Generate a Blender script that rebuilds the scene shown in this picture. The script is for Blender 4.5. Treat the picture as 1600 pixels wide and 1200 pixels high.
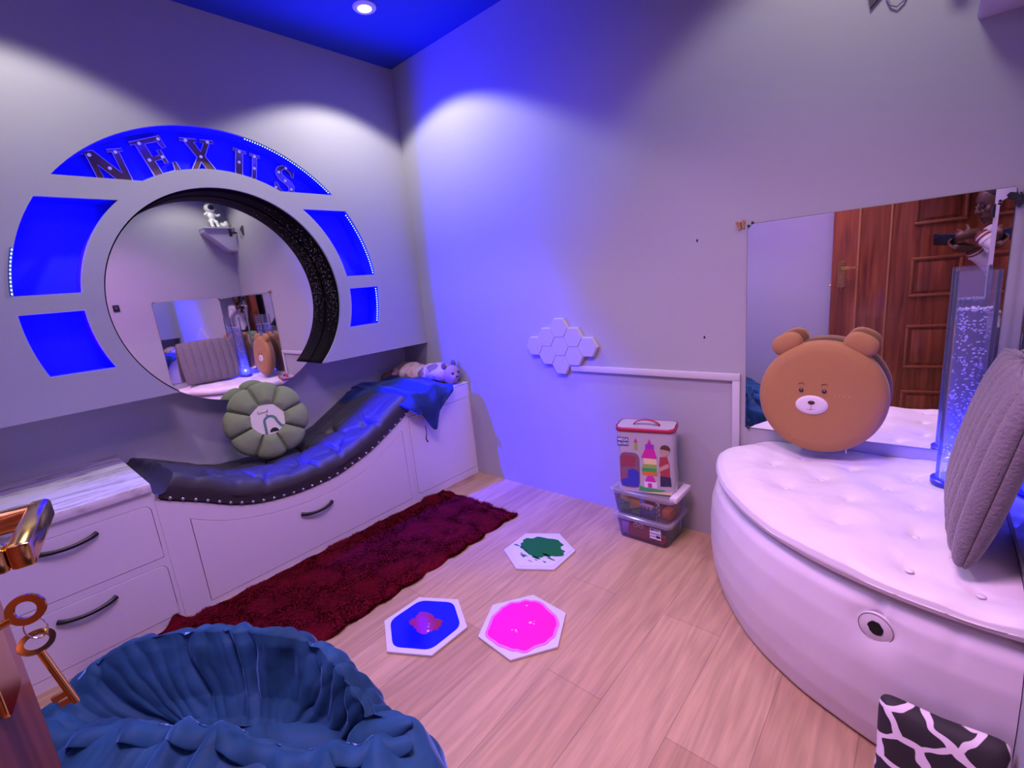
import bpy, bmesh, math, random
import numpy as np
from mathutils import Vector, Matrix, Euler, noise
from math import sin, cos, pi, radians, hypot, atan2, sqrt, exp

for o in list(bpy.data.objects):
    bpy.data.objects.remove(o, do_unlink=True)
SC = bpy.context.scene
COL = SC.collection
random.seed(7)

# ------------------------------------------------------------------ camera
yaw, pitch, roll = -0.7348, -0.2137, -0.0970
CAM = Vector((2.6147, -2.0599, 1.2497))
FPX = 734.9
fw = Vector((sin(yaw)*cos(pitch), cos(yaw)*cos(pitch), sin(pitch)))
rt0 = Vector((cos(yaw), -sin(yaw), 0)); up0 = rt0.cross(fw)
rt = cos(roll)*rt0 + sin(roll)*up0
up = -sin(roll)*rt0 + cos(roll)*up0
cd = bpy.data.cameras.new('camera')
cam = bpy.data.objects.new('camera', cd); COL.objects.link(cam)
M = Matrix((( rt.x, up.x, -fw.x, CAM.x), (rt.y, up.y, -fw.y, CAM.y), (rt.z, up.z, -fw.z, CAM.z), (0, 0, 0, 1)))
cam.matrix_world = M
cd.sensor_width = 36; cd.sensor_fit = 'HORIZONTAL'
cd.lens = FPX/1600*36
cd.clip_start = 0.005; cd.clip_end = 50
SC.camera = cam

# ------------------------------------------------------------------ world, exposure
w = bpy.data.worlds.new('world'); SC.world = w; w.use_nodes = True
w.node_tree.nodes['Background'].inputs[0].default_value = (0.50, 0.42, 0.62, 1)
w.node_tree.nodes['Background'].inputs[1].default_value = 0.0
SC.view_settings.view_transform = 'Standard'
SC.view_settings.look = 'None'
SC.view_settings.gamma = 1
SC.view_settings.use_curve_mapping = False
SC.view_settings.exposure = -0.28

# ------------------------------------------------------------------ lamps of the room
def spot(name, loc, target, power, color, size, blend, radius=0.03):
    l = bpy.data.lights.new(name, 'SPOT'); l.energy = power; l.color = color
    l.spot_size = radians(size); l.spot_blend = blend; l.shadow_soft_size = radius
    o = bpy.data.objects.new(name, l); COL.objects.link(o); o.location = loc
    d = Vector(target) - Vector(loc)
    o.rotation_euler = d.to_track_quat('-Z', 'Y').to_euler()
    return o
def area(name, loc, target, power, color, sx, sy, spread=180.0):
    l = bpy.data.lights.new(name, 'AREA'); l.energy = power; l.color = color
    l.shape = 'RECTANGLE'; l.size = sx; l.size_y = sy; l.spread = radians(spread)
    o = bpy.data.objects.new(name, l); COL.objects.link(o); o.location = loc
    d = Vector(target) - Vector(loc)
    o.rotation_euler = d.to_track_quat('-Z', 'Z').to_euler()
    return o
DOWN = [(0.477, -0.485), (0.50, -1.85), (2.40, -0.45), (2.1, -1.75)]
WHITE = (1.0, 0.96, 0.86)
for k, (x, y) in enumerate(DOWN):
    p = (46, 34, 30, 8)[k]
    spot('downlight_lamp', (x, y, 2.575), (x, y, 0), p, WHITE, 122, 0.22, 0.12 if k == 2 else 0.03)
# unseen pink and violet area lights under the ceiling, filling the room with colour
area('pink_wash', (2.05, -1.45, 2.57), (1.95, -1.15, 0), 22, (1.0, 0.46, 0.80), 0.5, 0.5, 110)
area('violet_wash', (1.55, -1.65, 2.57), (1.5, -1.1, 0), 24, (0.50, 0.30, 1.0), 0.6, 0.6, 140)
BLUE = (0.001, 0.0, 1.0)

# ------------------------------------------------------------------ helpers
def mat(name, color, rough=0.6, metal=0.0, spec=0.5, bump=0.0, bscale=60, var=0.0, vscale=6, sheen=0.0,
        sheen_tint=(1, 1, 1), coat=0.0, emis=None, estr=0.0, detail=4):
    m = bpy.data.materials.new(name); m.use_nodes = True
    nt = m.node_tree; b = nt.nodes['Principled BSDF']
    b.inputs['Base Color'].default_value = (*color, 1)
    b.inputs['Roughness'].default_value = rough
    b.inputs['Metallic'].default_value = metal
    b.inputs['Specular IOR Level'].default_value = spec
    if coat: b.inputs['Coat Weight'].default_value = coat
    if sheen:
        b.inputs['Sheen Weight'].default_value = sheen
        b.inputs['Sheen Roughness'].default_value = 0.35
        b.inputs['Sheen Tint'].default_value = (*sheen_tint, 1)
    if emis:
        b.inputs['Emission Color'].default_value = (*emis, 1)
        b.inputs['Emission Strength'].default_value = estr
    tc = nt.nodes.new('ShaderNodeTexCoord')
    if var:
        n = nt.nodes.new('ShaderNodeTexNoise'); n.inputs['Scale'].default_value = vscale
        n.inputs['Detail'].default_value = detail
        nt.links.new(tc.outputs['Object'], n.inputs['Vector'])
        r = nt.nodes.new('ShaderNodeMix'); r.data_type = 'RGBA'
        r.inputs['A'].default_value = (*[c*(1-var) for c in color], 1)
        r.inputs['B'].default_value = (*[min(1, c*(1+var)) for c in color], 1)
        nt.links.new(n.outputs['Fac'], r.inputs['Factor'])
        nt.links.new(r.outputs['Result'], b.inputs['Base Color'])
    if bump:
        n2 = nt.nodes.new('ShaderNodeTexNoise'); n2.inputs['Scale'].default_value = bscale
        n2.inputs['Detail'].default_value = 6
        nt.links.new(tc.outputs['Object'], n2.inputs['Vector'])
        bp = nt.nodes.new('ShaderNodeBump'); bp.inputs['Strength'].default_value = bump
        bp.inputs['Distance'].default_value = 0.01
        nt.links.new(n2.outputs['Fac'], bp.inputs['Height'])
        nt.links.new(bp.outputs['Normal'], b.inputs['Normal'])
    return m

def emat(name, color, s):
    m = bpy.data.materials.new(name); m.use_nodes = True
    nt = m.node_tree; nt.nodes.remove(nt.nodes['Principled BSDF'])
    e = nt.nodes.new('ShaderNodeEmission'); e.inputs[0].default_value = (*color, 1); e.inputs[1].default_value = s
    nt.links.new(e.outputs[0], nt.nodes['Material Output'].inputs[0])
    return m

def clearmat(name, tint, rough=0.05, haze=None, hazefac=0.0, ior=1.45):
    """thin clear plastic: mostly see-through, a fresnel reflection and an optional milky share"""
    m = bpy.data.materials.new(name); m.use_nodes = True
    nt = m.node_tree; nt.nodes.remove(nt.nodes['Principled BSDF'])
    t = nt.nodes.new('ShaderNodeBsdfTransparent'); t.inputs[0].default_value = (*tint, 1)
    g = nt.nodes.new('ShaderNodeBsdfGlossy'); g.inputs['Roughness'].default_value = rough
    fr = nt.nodes.new('ShaderNodeFresnel'); fr.inputs[0].default_value = ior
    mx = nt.nodes.new('ShaderNodeMixShader')
    nt.links.new(fr.outputs[0], mx.inputs[0]); nt.links.new(t.outputs[0], mx.inputs[1]); nt.links.new(g.outputs[0], mx.inputs[2])
    out = mx
    if haze:
        d = nt.nodes.new('ShaderNodeBsdfDiffuse'); d.inputs[0].default_value = (*haze, 1)
        tl = nt.nodes.new('ShaderNodeBsdfTranslucent'); tl.inputs[0].default_value = (*haze, 1)
        ad = nt.nodes.new('ShaderNodeMixShader'); ad.inputs[0].default_value = 0.5
        nt.links.new(d.outputs[0], ad.inputs[1]); nt.links.new(tl.outputs[0], ad.inputs[2])
        m2 = nt.nodes.new('ShaderNodeMixShader'); m2.inputs[0].default_value = hazefac
        nt.links.new(mx.outputs[0], m2.inputs[1]); nt.links.new(ad.outputs[0], m2.inputs[2])
        out = m2
    nt.links.new(out.outputs[0], nt.nodes['Material Output'].inputs[0])
    return m

def tag(o, label=None, cat=None, group=None, kind=None):
    if label: o['label'] = label
    if cat: o['category'] = cat
    if group: o['group'] = group
    if kind: o['kind'] = kind
    return o
def attach(o, parent, local=False):
    if parent is not None:
        o.parent = parent
        if not local:
            bpy.context.view_layer.update()
            o.matrix_parent_inverse = parent.matrix_world.inverted()
    return o
def thing(name, loc, label, cat, group=None, rot=(0, 0, 0)):
    o = bpy.data.objects.new(name, None); COL.objects.link(o)
    o.location = loc; o.rotation_euler = rot; o.empty_display_size = 0.1
    bpy.context.view_layer.update()
    return tag(o, label, cat, group)
def meshobj(name, me, m, parent=None, local=False, smooth=None):
    o = bpy.data.objects.new(name, me); COL.objects.link(o)
    if m is not None:
        for mm in (m if isinstance(m, (list, tuple)) else [m]): me.materials.append(mm)
    if smooth is not None:
        me.shade_smooth()
        if smooth < 180: me.set_sharp_from_angle(angle=radians(smooth))
    return attach(o, parent, local)
def frombm(name, bm, m, parent=None, local=False, smooth=None):
    bmesh.ops.recalc_face_normals(bm, faces=bm.faces)
    me = bpy.data.meshes.new(name); bm.to_mesh(me); bm.free()
    return meshobj(name, me, m, parent, local, smooth)
def pydata(name, V, F, m, parent=None, local=False, smooth=None):
    me = bpy.data.meshes.new(name); me.from_pydata([tuple(v) for v in V], [], F); me.update()
    return meshobj(name, me, m, parent, local, smooth)

def bm_box(bm, lo, hi, bevel=0.0, seg=2, mtx=None):
    c = [(a+b)/2 for a, b in zip(lo, hi)]; s = [abs(b-a) for a, b in zip(lo, hi)]
    T = Matrix.Translation(c) @ Matrix.Diagonal((*s, 1))
    r = bmesh.ops.create_cube(bm, size=1, matrix=T)
    vs = r['verts']
    if bevel:
        es = list({e for v in vs for e in v.link_edges})
        rb = bmesh.ops.bevel(bm, geom=es, offset=min(bevel, min(s)*0.49), segments=seg, affect='EDGES', profile=0.5)
        vs = list({v for f in rb['faces'] for v in f.verts} | {v for v in vs if v.is_valid})
    if mtx is not None: bmesh.ops.transform(bm, matrix=mtx, verts=[v for v in vs if v.is_valid])
    return vs
def box(name, lo, hi, m, parent=None, bevel=0.0, seg=2, local=False, smooth=None, mtx=None):
    bm = bmesh.new(); bm_box(bm, lo, hi, bevel, seg, mtx)
    return frombm(name, bm, m, parent, local, smooth if smooth is not None else (40 if bevel else None))
def frame_from(d):
    d = Vector(d).normalized()
    a = Vector((0, 0, 1)) if abs(d.z) < 0.9 else Vector((1, 0, 0))
    x = a.cross(d).normalized(); y = d.cross(x)
    return x, y
def bm_tube(bm, pts, rad, n=10, cap=True, closed=False):
    pts = [Vector(p) for p in pts]; N = len(pts)
    rads = rad if isinstance(rad, (list, tuple)) else [rad]*N
    rings = []; x = y = None
    for i, p in enumerate(pts):
        if closed: d = pts[(i+1) % N] - pts[i-1]
        else: d = pts[min(i+1, N-1)] - pts[max(i-1, 0)]
        d.normalize()
        if x is None: x, y = frame_from(d)
        else:
            x = (x - d*x.dot(d)).normalized(); y = d.cross(x)
        rings.append([bm.verts.new(p + rads[i]*(cos(2*pi*k/n)*x + sin(2*pi*k/n)*y)) for k in range(n)])
    R = range(N) if closed else range(N-1)
    for i in R:
        a, b = rings[i], rings[(i+1) % N]
        for k in range(n):
            bm.faces.new((a[k], a[(k+1) % n], b[(k+1) % n], b[k]))
    if cap and not closed:
        bm.faces.new(rings[0][::-1]); bm.faces.new(rings[-1])
def tube(name, pts, rad, m, parent=None, n=10, closed=False, local=False):
    bm = bmesh.new(); bm_tube(bm, pts, rad, n, True, closed)
    return frombm(name, bm, m, parent, local, 50)
def bm_lathe(bm, prof, n=32, mtx=None, arc=2*pi, close=False):
    full = abs(arc-2*pi) < 1e-6
    cols = n if full else n+1
    rings = []
    for r, z in prof:
        if r < 1e-6: rings.append([bm.verts.new((0, 0, z))])
        else: rings.append([bm.verts.new((r*cos(arc*k/n), r*sin(arc*k/n), z)) for k in range(cols)])
    if close: rings.append(rings[0])
    for a, b in zip(rings, rings[1:]):
        for k in range(n):
            k2 = (k+1) % cols if full else k+1
            if len(a) == 1 and len(b) == 1: continue
            if len(a) == 1: f = (a[0], b[k], b[k2])
            elif len(b) == 1: f = (a[k], a[k2], b[0])
            else: f = (a[k], a[k2], b[k2], b[k])
            try: bm.faces.new(f)
            except ValueError: pass
    if mtx is not None: bmesh.ops.transform(bm, matrix=mtx, verts=bm.verts[:])
def lathe(name, prof, m, parent=None, n=32, mtx=None, local=False, smooth=40, close=False):
    bm = bmesh.new(); bm_lathe(bm, prof, n, mtx, close=close)
    return frombm(name, bm, m, parent, local, smooth)
def bm_ball(bm, c, r, sub=2, mtx=None):
    T = Matrix.Translation(c) @ (mtx if mtx is not None else Matrix.Identity(4)) @ Matrix.Diagonal((*(r if hasattr(r, '__len__') else (r, r, r)), 1))
    return bmesh.ops.create_icosphere(bm, subdivisions=sub, radius=1, matrix=T)['verts']
def ball(name, c, r, m, parent=None, sub=2, mtx=None, local=False):
    bm = bmesh.new(); bm_ball(bm, c, r, sub, mtx)
    return frombm(name, bm, m, parent, local, 180)

PX = Matrix(((0, 0, 1, 0), (1, 0, 0, 0), (0, 1, 0, 0), (0, 0, 0, 1)))      # 2D (a,b) -> y=a, z=b, normal +x
PY = Matrix(((1, 0, 0, 0), (0, 0, -1, 0), (0, 1, 0, 0), (0, 0, 0, 1)))     # 2D -> x=a, z=b, normal -y
PZ = Matrix.Identity(4)
def shape2d(loops, depth, mtx, bevel=0.0, bres=1):
    """flat shape with holes, thickness depth centred on the plane; loops = list of point lists"""
    cu = bpy.data.curves.new('c', 'CURVE'); cu.dimensions = '2D'; cu.fill_mode = 'BOTH'
    cu.extrude = max(depth/2 - bevel, 1e-5); cu.bevel_depth = bevel; cu.bevel_resolution = bres
    for L in loops:
        s = cu.splines.new('POLY'); s.points.add(len(L)-1); s.use_cyclic_u = True
        for p, q in zip(s.points, L): p.co = (q[0], q[1], 0, 1)
    o = bpy.data.objects.new('c', cu)
    me = bpy.data.meshes.new_from_object(o)
    bpy.data.objects.remove(o); bpy.data.curves.remove(cu)
    me.transform(mtx); me.update()
    return me
def plate(name, loops, depth, mtx, m, parent=None, bevel=0.0, local=False, smooth=None):
    if loops and not hasattr(loops[0][0], '__len__'): loops = [loops]
    return meshobj(name, shape2d(loops, depth, mtx, bevel), m, parent, local, smooth if smooth else (40 if bevel else None))
def arcpts(c, r, a0, a1, n=32):
    return [(c[0]+r*cos(a0+(a1-a0)*i/n), c[1]+r*sin(a0+(a1-a0)*i/n)) for i in range(n+1)]
def rrect(x0, y0, x1, y1, r, n=6, corners=(1, 1, 1, 1)):
    out = []
    for (cx, cy, a, f) in ((x1-r, y1-r, 0, corners[0]), (x0+r, y1-r, pi/2, corners[1]), (x0+r, y0+r, pi, corners[2]), (x1-r, y0+r, 1.5*pi, corners[3])):
        if f: out += arcpts((cx, cy), r, a, a+pi/2, n)
        else: out.append((cx + r*(1 if cos(a+pi/4) > 0 else -1), cy + r*(1 if sin(a+pi/4) > 0 else -1)))
    return out
def grid(name, nu, nv, fn, m, parent=None, wrap_u=False, smooth=180, local=False):
    V = [fn(i/(nu if wrap_u else nu-1), j/(nv-1)) for j in range(nv) for i in range(nu)]
    F = []
    for j in range(nv-1):
        for i in range(nu if wrap_u else nu-1):
            i2 = (i+1) % nu
            F.append((j*nu+i, j*nu+i2, (j+1)*nu+i2, (j+1)*nu+i))
    return pydata(name, V, F, m, parent, local, smooth)
def fuse(name, bm, m, parent=None, voxel=0.006, smooth_it=4, local=False):
    """one continuous skin out of overlapping closed shapes"""
    bmesh.ops.recalc_face_normals(bm, faces=bm.faces)
    me = bpy.data.meshes.new('f'); bm.to_mesh(me); bm.free()
    o = bpy.data.objects.new('f', me); COL.objects.link(o)
    r = o.modifiers.new('r', 'REMESH'); r.mode = 'VOXEL'; r.voxel_size = voxel
    s = o.modifiers.new('s', 'SMOOTH'); s.iterations = smooth_it; s.factor = 0.5
    dg = bpy.context.evaluated_depsgraph_get(); dg.update()
    me2 = bpy.data.meshes.new_from_object(o.evaluated_get(dg))
    bpy.data.objects.remove(o); bpy.data.meshes.remove(me)
    me2.name = name
    return meshobj(name, me2, m, parent, local, 180)
def bm_limb(bm, pts, rads, n=14):
    """tapered limb with rounded ends"""
    bm_tube(bm, pts, rads, n)
    bm_ball(bm, pts[0], rads[0]*0.99, 2); bm_ball(bm, pts[-1], rads[-1]*0.99, 2)
def copytree(o, **kw):
    c = o.copy(); COL.objects.link(c)
    for ch in list(o.children):
        d = copytree(ch); d.parent = c; d.matrix_parent_inverse = ch.matrix_parent_inverse.copy()
    return c
def fbm(x, y, z=0.0, oct=3):
    return noise.fractal(Vector((x, y, z)), 1.0, 2.0, oct)
def interp(x, xs, ys):
    """monotone-ish smooth interpolation through points"""
    n = len(xs)
    if x <= xs[0]: return ys[0]
    if x >= xs[-1]: return ys[-1]
    for i in range(n-1):
        if xs[i] <= x <= xs[i+1]:
            h = xs[i+1]-xs[i]; t = (x-xs[i])/h
            m0 = ((ys[i+1]-ys[i-1])/(xs[i+1]-xs[i-1]) if i else (ys[1]-ys[0])/h)*h
            m1 = ((ys[i+2]-ys[i])/(xs[i+2]-xs[i]) if i < n-2 else (ys[-1]-ys[-2])/h)*h
            return (2*t**3-3*t*t+1)*ys[i] + (t**3-2*t*t+t)*m0 + (-2*t**3+3*t*t)*ys[i+1] + (t**3-t*t)*m1

# ------------------------------------------------------------------ materials
M_wall = mat('grey_wall_paint', (0.40, 0.39, 0.43), 0.75, bump=0.10, bscale=14, var=0.04, vscale=3)
M_nook = mat('grey_nook_paint', (0.50, 0.51, 0.54), 0.8, bump=0.06, bscale=20)
M_ceil = mat('blue_ceiling_paint', (0.010, 0.045, 0.42), 0.7, var=0.08, vscale=2)
M_niche = mat('niche_led_blue', (0.02, 0.02, 0.85), 0.7)  # blue of the LED light put into the liner colour
M_rim = mat('black_glitter_vinyl', (0.005, 0.003, 0.005), 0.65, spec=0.06)
M_mirror = mat('mirror_glass', (0.90, 0.91, 0.93), 0.015, metal=1.0)
M_white = mat('white_painted_wood', (0.76, 0.73, 0.77), 0.45, bump=0.03, bscale=30)
M_whitefab = mat('white_leatherette', (0.76, 0.70, 0.76), 0.42, bump=0.03, bscale=220)
M_black = mat('black_metal', (0.008, 0.008, 0.010), 0.35)
M_blackhole = mat('black_void', (0.004, 0.004, 0.004), 0.9)
M_chrome = mat('nickel_stud', (0.75, 0.74, 0.76), 0.2, metal=1)
M_brass = mat('polished_brass', (0.80, 0.48, 0.16), 0.16, metal=1, var=0.15, vscale=30)
M_steel = mat('brushed_steel', (0.42, 0.44, 0.48), 0.22, metal=1)
M_trunk = mat('white_plastic', (0.60, 0.57, 0.63), 0.4)
M_led = emat('led_diode', (0.35, 0.62, 1.0), 5.0)
M_ledtape = mat('led_tape', (0.06, 0.09, 0.35), 0.5)

def wood_floor():
    m = bpy.data.materials.new('oak_laminate'); m.use_nodes = True
    nt = m.node_tree; b = nt.nodes['Principled BSDF']; L = nt.links
    tc = nt.nodes.new('ShaderNodeTexCoord')
    mp = nt.nodes.new('ShaderNodeMapping'); mp.inputs['Rotation'].default_value = (0, 0, radians(90))
    mp.inputs['Location'].default_value = (0.15, 0.045, 0)
    L.new(tc.outputs['Object'], mp.inputs['Vector'])
    br = nt.nodes.new('ShaderNodeTexBrick')
    br.inputs['Scale'].default_value = 1; br.inputs['Brick Width'].default_value = 1.22; br.inputs['Row Height'].default_value = 0.2
    br.inputs['Mortar Size'].default_value = 0.0009; br.inputs['Mortar Smooth'].default_value = 0.1; br.offset = 0.37; br.offset_frequency = 2
    br.inputs['Color1'].default_value = (0.50, 0.335, 0.205, 1); br.inputs['Color2'].default_value = (0.37, 0.225, 0.13, 1)
    br.inputs['Mortar'].default_value = (0.24, 0.155, 0.11, 1); br.inputs['Bias'].default_value = -0.25
    L.new(mp.outputs[0], br.inputs['Vector'])
    m2 = nt.nodes.new('ShaderNodeMapping'); m2.inputs['Scale'].default_value = (26, 1.6, 10)
    L.new(tc.outputs['Object'], m2.inputs['Vector'])
    n = nt.nodes.new('ShaderNodeTexNoise'); n.inputs['Scale'].default_value = 2.0; n.inputs['Detail'].default_value = 8; n.inputs['Distortion'].default_value = 1.4
    L.new(m2.outputs[0], n.inputs['Vector'])
    m3 = nt.nodes.new('ShaderNodeMapping'); m3.inputs['Scale'].default_value = (5.0, 0.55, 2)
    L.new(tc.outputs['Object'], m3.inputs['Vector'])
    n3 = nt.nodes.new('ShaderNodeTexNoise'); n3.inputs['Scale'].default_value = 1.6; n3.inputs['Detail'].default_value = 1.5
    L.new(m3.outputs[0], n3.inputs['Vector'])
    ml = nt.nodes.new('ShaderNodeMath'); ml.operation = 'MULTIPLY'; ml.inputs[1].default_value = 60
    L.new(n3.outputs['Fac'], ml.inputs[0])
    sn = nt.nodes.new('ShaderNodeMath'); sn.operation = 'SINE'; L.new(ml.outputs[0], sn.inputs[0])
    r1 = nt.nodes.new('ShaderNodeMapRange'); r1.inputs['From Min'].default_value = -1; r1.inputs['To Min'].default_value = 0.92; r1.inputs['To Max'].default_value = 1.06
    L.new(sn.outputs[0], r1.inputs['Value'])
    r2 = nt.nodes.new('ShaderNodeMapRange'); r2.inputs['From Min'].default_value = 0.3; r2.inputs['From Max'].default_value = 0.7; r2.inputs['To Min'].default_value = 0.86; r2.inputs['To Max'].default_value = 1.08
    L.new(n.outputs['Fac'], r2.inputs['Value'])
    mu = nt.nodes.new('ShaderNodeMath'); mu.operation = 'MULTIPLY'; L.new(r1.outputs[0], mu.inputs[0]); L.new(r2.outputs[0], mu.inputs[1])
    mx = nt.nodes.new('ShaderNodeVectorMath'); mx.operation = 'SCALE'
    L.new(br.outputs['Color'], mx.inputs[0]); L.new(mu.outputs[0], mx.inputs['Scale'])
    L.new(mx.outputs[0], b.inputs['Base Color'])
    b.inputs['Roughness'].default_value = 0.42; b.inputs['Specular IOR Level'].default_value = 0.35
    bp = nt.nodes.new('ShaderNodeBump'); bp.inputs['Strength'].default_value = 0.12; bp.inputs['Distance'].default_value = 0.004
    L.new(mu.outputs[0], bp.inputs['Height']); L.new(bp.outputs[0], b.inputs['Normal'])
    return m
M_floor = wood_floor()

def wood_door():
    m = bpy.data.materials.new('mahogany_door'); m.use_nodes = True
    nt = m.node_tree; b = nt.nodes['Principled BSDF']; L = nt.links
    tc = nt.nodes.new('ShaderNodeTexCoord')
    mp = nt.nodes.new('ShaderNodeMapping'); mp.inputs['Scale'].default_value = (22, 22, 1.2)
    L.new(tc.outputs['Object'], mp.inputs['Vector'])
    n = nt.nodes.new('ShaderNodeTexNoise'); n.inputs['Scale'].default_value = 1.5; n.inputs['Detail'].default_value = 7; n.inputs['Distortion'].default_value = 0.6
    L.new(mp.outputs[0], n.inputs['Vector'])
    cr = nt.nodes.new('ShaderNodeValToRGB')
    cr.color_ramp.elements[0].position = 0.3; cr.color_ramp.elements[0].color = (0.11, 0.022, 0.010, 1)
    cr.color_ramp.elements[1].position = 0.75; cr.color_ramp.elements[1].color = (0.34, 0.095, 0.035, 1)
    L.new(n.outputs['Fac'], cr.inputs[0]); L.new(cr.outputs[0], b.inputs['Base Color'])
    b.inputs['Roughness'].default_value = 0.3; b.inputs['Coat Weight'].default_value = 0.3
    return m
M_door = wood_door()
M_doortrim = mat('door_bead', (0.42, 0.17, 0.07), 0.3, coat=0.4)

# ------------------------------------------------------------------ setting
S = 'structure'
H = 2.6; DB = 0.283; MB = 0.17; W = 2.812
CY, CZ = -1.13, 1.29                        # centre of the round window motif on the left wall
YN = -2.27                                  # wall behind the camera
tag(box('floor', (-0.4, -2.6, -0.06), (3.7, 0.15, 0.0), M_floor), kind=S)
tag(box('ceiling', (-0.4, -2.6, H), (3.7, 0.15, H+0.06), M_ceil), kind=S)
tag(box('wall_back', (-0.4, 0.0, 0.0), (3.7, 0.12, H), M_wall), kind=S)
tag(box('wall_right', (W, -1.18, 0.0), (3.55, -0.0005, H), M_wall), kind=S)
tag(box('wall_alcove', (3.45, -2.6, 0.0), (3.6, -1.1805, H), M_wall), kind=S)
tag(box('wall_front_left', (-0.4, YN-0.1, 0.0), (2.05, YN, H), M_wall), kind=S)
tag(box('wall_front_right', (2.985, YN-0.1, 0.0), (3.5, YN, H), M_wall), kind=S)
tag(box('wall_front_over_door', (2.0505, YN-0.1, 2.08), (2.9845, YN, H), M_wall), kind=S)
tag(box('wall_hallway', (1.5, -2.6, 0.0), (3.6, -2.55, H), M_wall), kind=S)
wl = tag(box('wall_left', (-0.40, YN, 0.0), (-DB, 0.0, H), M_nook), kind=S)

RO, RI, RH = 0.80, 0.605, 0.533
def P2(r, a): return (CY+r*cos(a), CZ+r*sin(a))
def niche_side(z0, z1, side):
    a = lambda r, z: math.asin(max(-1, min(1, (z-CZ)/r)))
    out = []
    for i in range(17):
        t = a(RO, z0) + (a(RO, z1)-a(RO, z0))*i/16; out.append((CY+side*RO*cos(t), CZ+RO*sin(t)))
    for i in range(17):
        t = a(RI, z1) + (a(RI, z0)-a(RI, z1))*i/16; out.append((CY+side*RI*cos(t), CZ+RI*sin(t)))
    return out
def niche_top():
    z0 = 1.828
    a0 = math.asin((z0-CZ)/RO); out = arcpts((CY, CZ), RO, a0, pi-a0, 48)
    ri = 0.615
    b0 = math.asin((z0-CZ)/ri); out += arcpts((CY, CZ), ri, pi-b0, b0, 32)
    return out
NICHES = [('top', niche_top()), ('ul', niche_side(1.373, 1.743, -1)), ('ll', niche_side(1.052, 1.300, -1)),
          ('ur', niche_side(1.373, 1.743, 1)), ('lr', niche_side(1.075, 1.300, 1))]
ZP = 0.892
# false wall board with its cut-outs (the round opening runs off its lower edge)
ah = math.asin((ZP-CZ)/RH)
top_arc = arcpts((CY, CZ), RH, pi-ah, ah, 96)        # from left foot over the top to right foot
outer = [(YN, ZP)] + top_arc + [(0.0, ZP), (0.0, H), (YN, H)]
board = plate('board', [outer] + [n for _, n in NICHES], 0.014, Matrix.Translation((-0.007, 0, 0)) @ PX, M_wall, wl)
# boxed rim of the round opening: black vinyl with glitter, from the board back to the mirror
glit = mat('glitter_fleck', (0.9, 0.75, 0.9), 0.2, emis=(0.8, 0.55, 0.9), estr=0.0, metal=0.6)
def rim_fn(u, v):
    a = (pi-ah) + (2*ah-pi)*u
    p = P2(RH, a); return (-0.0145 + v*(-MB-0.03+0.0145), p[0], p[1])
rimo = grid('opening_rim', 120, 4, rim_fn, M_rim, wl, smooth=180)
md = rimo.modifiers.new('s', 'SOLIDIFY'); md.thickness = 0.006; md.offset = -1
# soffit closing the underside of the false wall
box('soffit', (-DB, YN, ZP), (-0.0145, CY+RH*cos(pi-ah)-0.006, ZP+0.012), M_nook, wl)
box('soffit', (-DB, CY+RH*cos(ah)+0.006, ZP), (-0.0145, 0.0, ZP+0.012), M_nook, wl)
ND = 0.13
for nm, L in NICHES:
    bm = bmesh.new()
    n = len(L)
    f = [bm.verts.new((-0.0145, y, z)) for y, z in L]; bk = [bm.verts.new((-ND, y, z)) for y, z in L]
    for i in range(n): bm.faces.new((f[i], f[(i+1) % n], bk[(i+1) % n], bk[i]))
    frombm('niche_side', bm, M_niche, wl)
    plate('niche_back', [L], 0.006, Matrix.Translation((-ND-0.0035, 0, 0)) @ PX, M_niche, wl)
# blue lamps of the strips inside the niches
for nm, (yy, zz), (ty, tz), pw, sz in (('ul', P2(0.775, radians(160)), P2(0.5, radians(168)), 140, 0.30), ('ll', P2(0.775, radians(190)), P2(0.5, radians(184)), 50, 0.20),
        ('ur', P2(0.775, radians(20)), P2(0.5, radians(20)), 5, 0.30), ('lr', P2(0.775, radians(-7)), P2(0.5, radians(-7)), 3, 0.2),
        ('top', P2(0.778, radians(60)), P2(0.5, radians(60)), 5, 0.5), ('top', P2(0.778, radians(105)), P2(0.5, radians(105)), 5, 0.5)):
    a = area('niche_strip_lamp', (-0.022, yy, zz), (-0.022, ty, tz), pw, BLUE, 0.022, sz, 82 if pw > 10 else 180)
    d = Vector((-0.022, ty, tz)) - Vector((-0.022, yy, zz)); d.normalize()
    tang = Vector((1, 0, 0)).cross(d).normalized()
    xx = tang.cross(-d).normalized()
    a.matrix_world = Matrix(((xx.x, tang.x, -d.x, -0.022), (xx.y, tang.y, -d.y, yy), (xx.z, tang.z, -d.z, zz), (0, 0, 0, 1)))

# ceiling downlights
for k, (x, y) in enumerate(DOWN):
    if k: continue
    t = thing('downlight', (0.477, -0.485, H), 'round recessed white downlight in the blue ceiling near the corner', 'ceiling light')
    T = Matrix.Translation((0.477, -0.485, H-0.001))
    lathe('trim_ring', [(0.030, -0.002), (0.034, -0.010), (0.050, -0.010), (0.056, -0.004), (0.056, 0.0), (0.030, 0.0)], mat('lamp_ring', (0.85, 0.85, 0.85), 0.3), t, 32, T)
    lathe('lens', [(0.0, -0.004), (0.031, -0.004), (0.031, 0.0), (0.0, 0.0)], emat('lamp_glow', (1, 0.97, 0.85), 12), t, 32, T)

# door frame (structure) around the opening in the wall behind the camera
dj = tag(box('door_1', (2.0505, YN-0.09, 0.0), (2.0645, YN-0.0, 2.08), M_door), kind=S)
box('jamb', (2.968, YN-0.09, 0.0), (2.9845, YN, 2.08), M_door, dj)
box('head', (2.0655, YN-0.09, 2.06), (2.967, YN, 2.079), M_door, dj)
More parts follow.
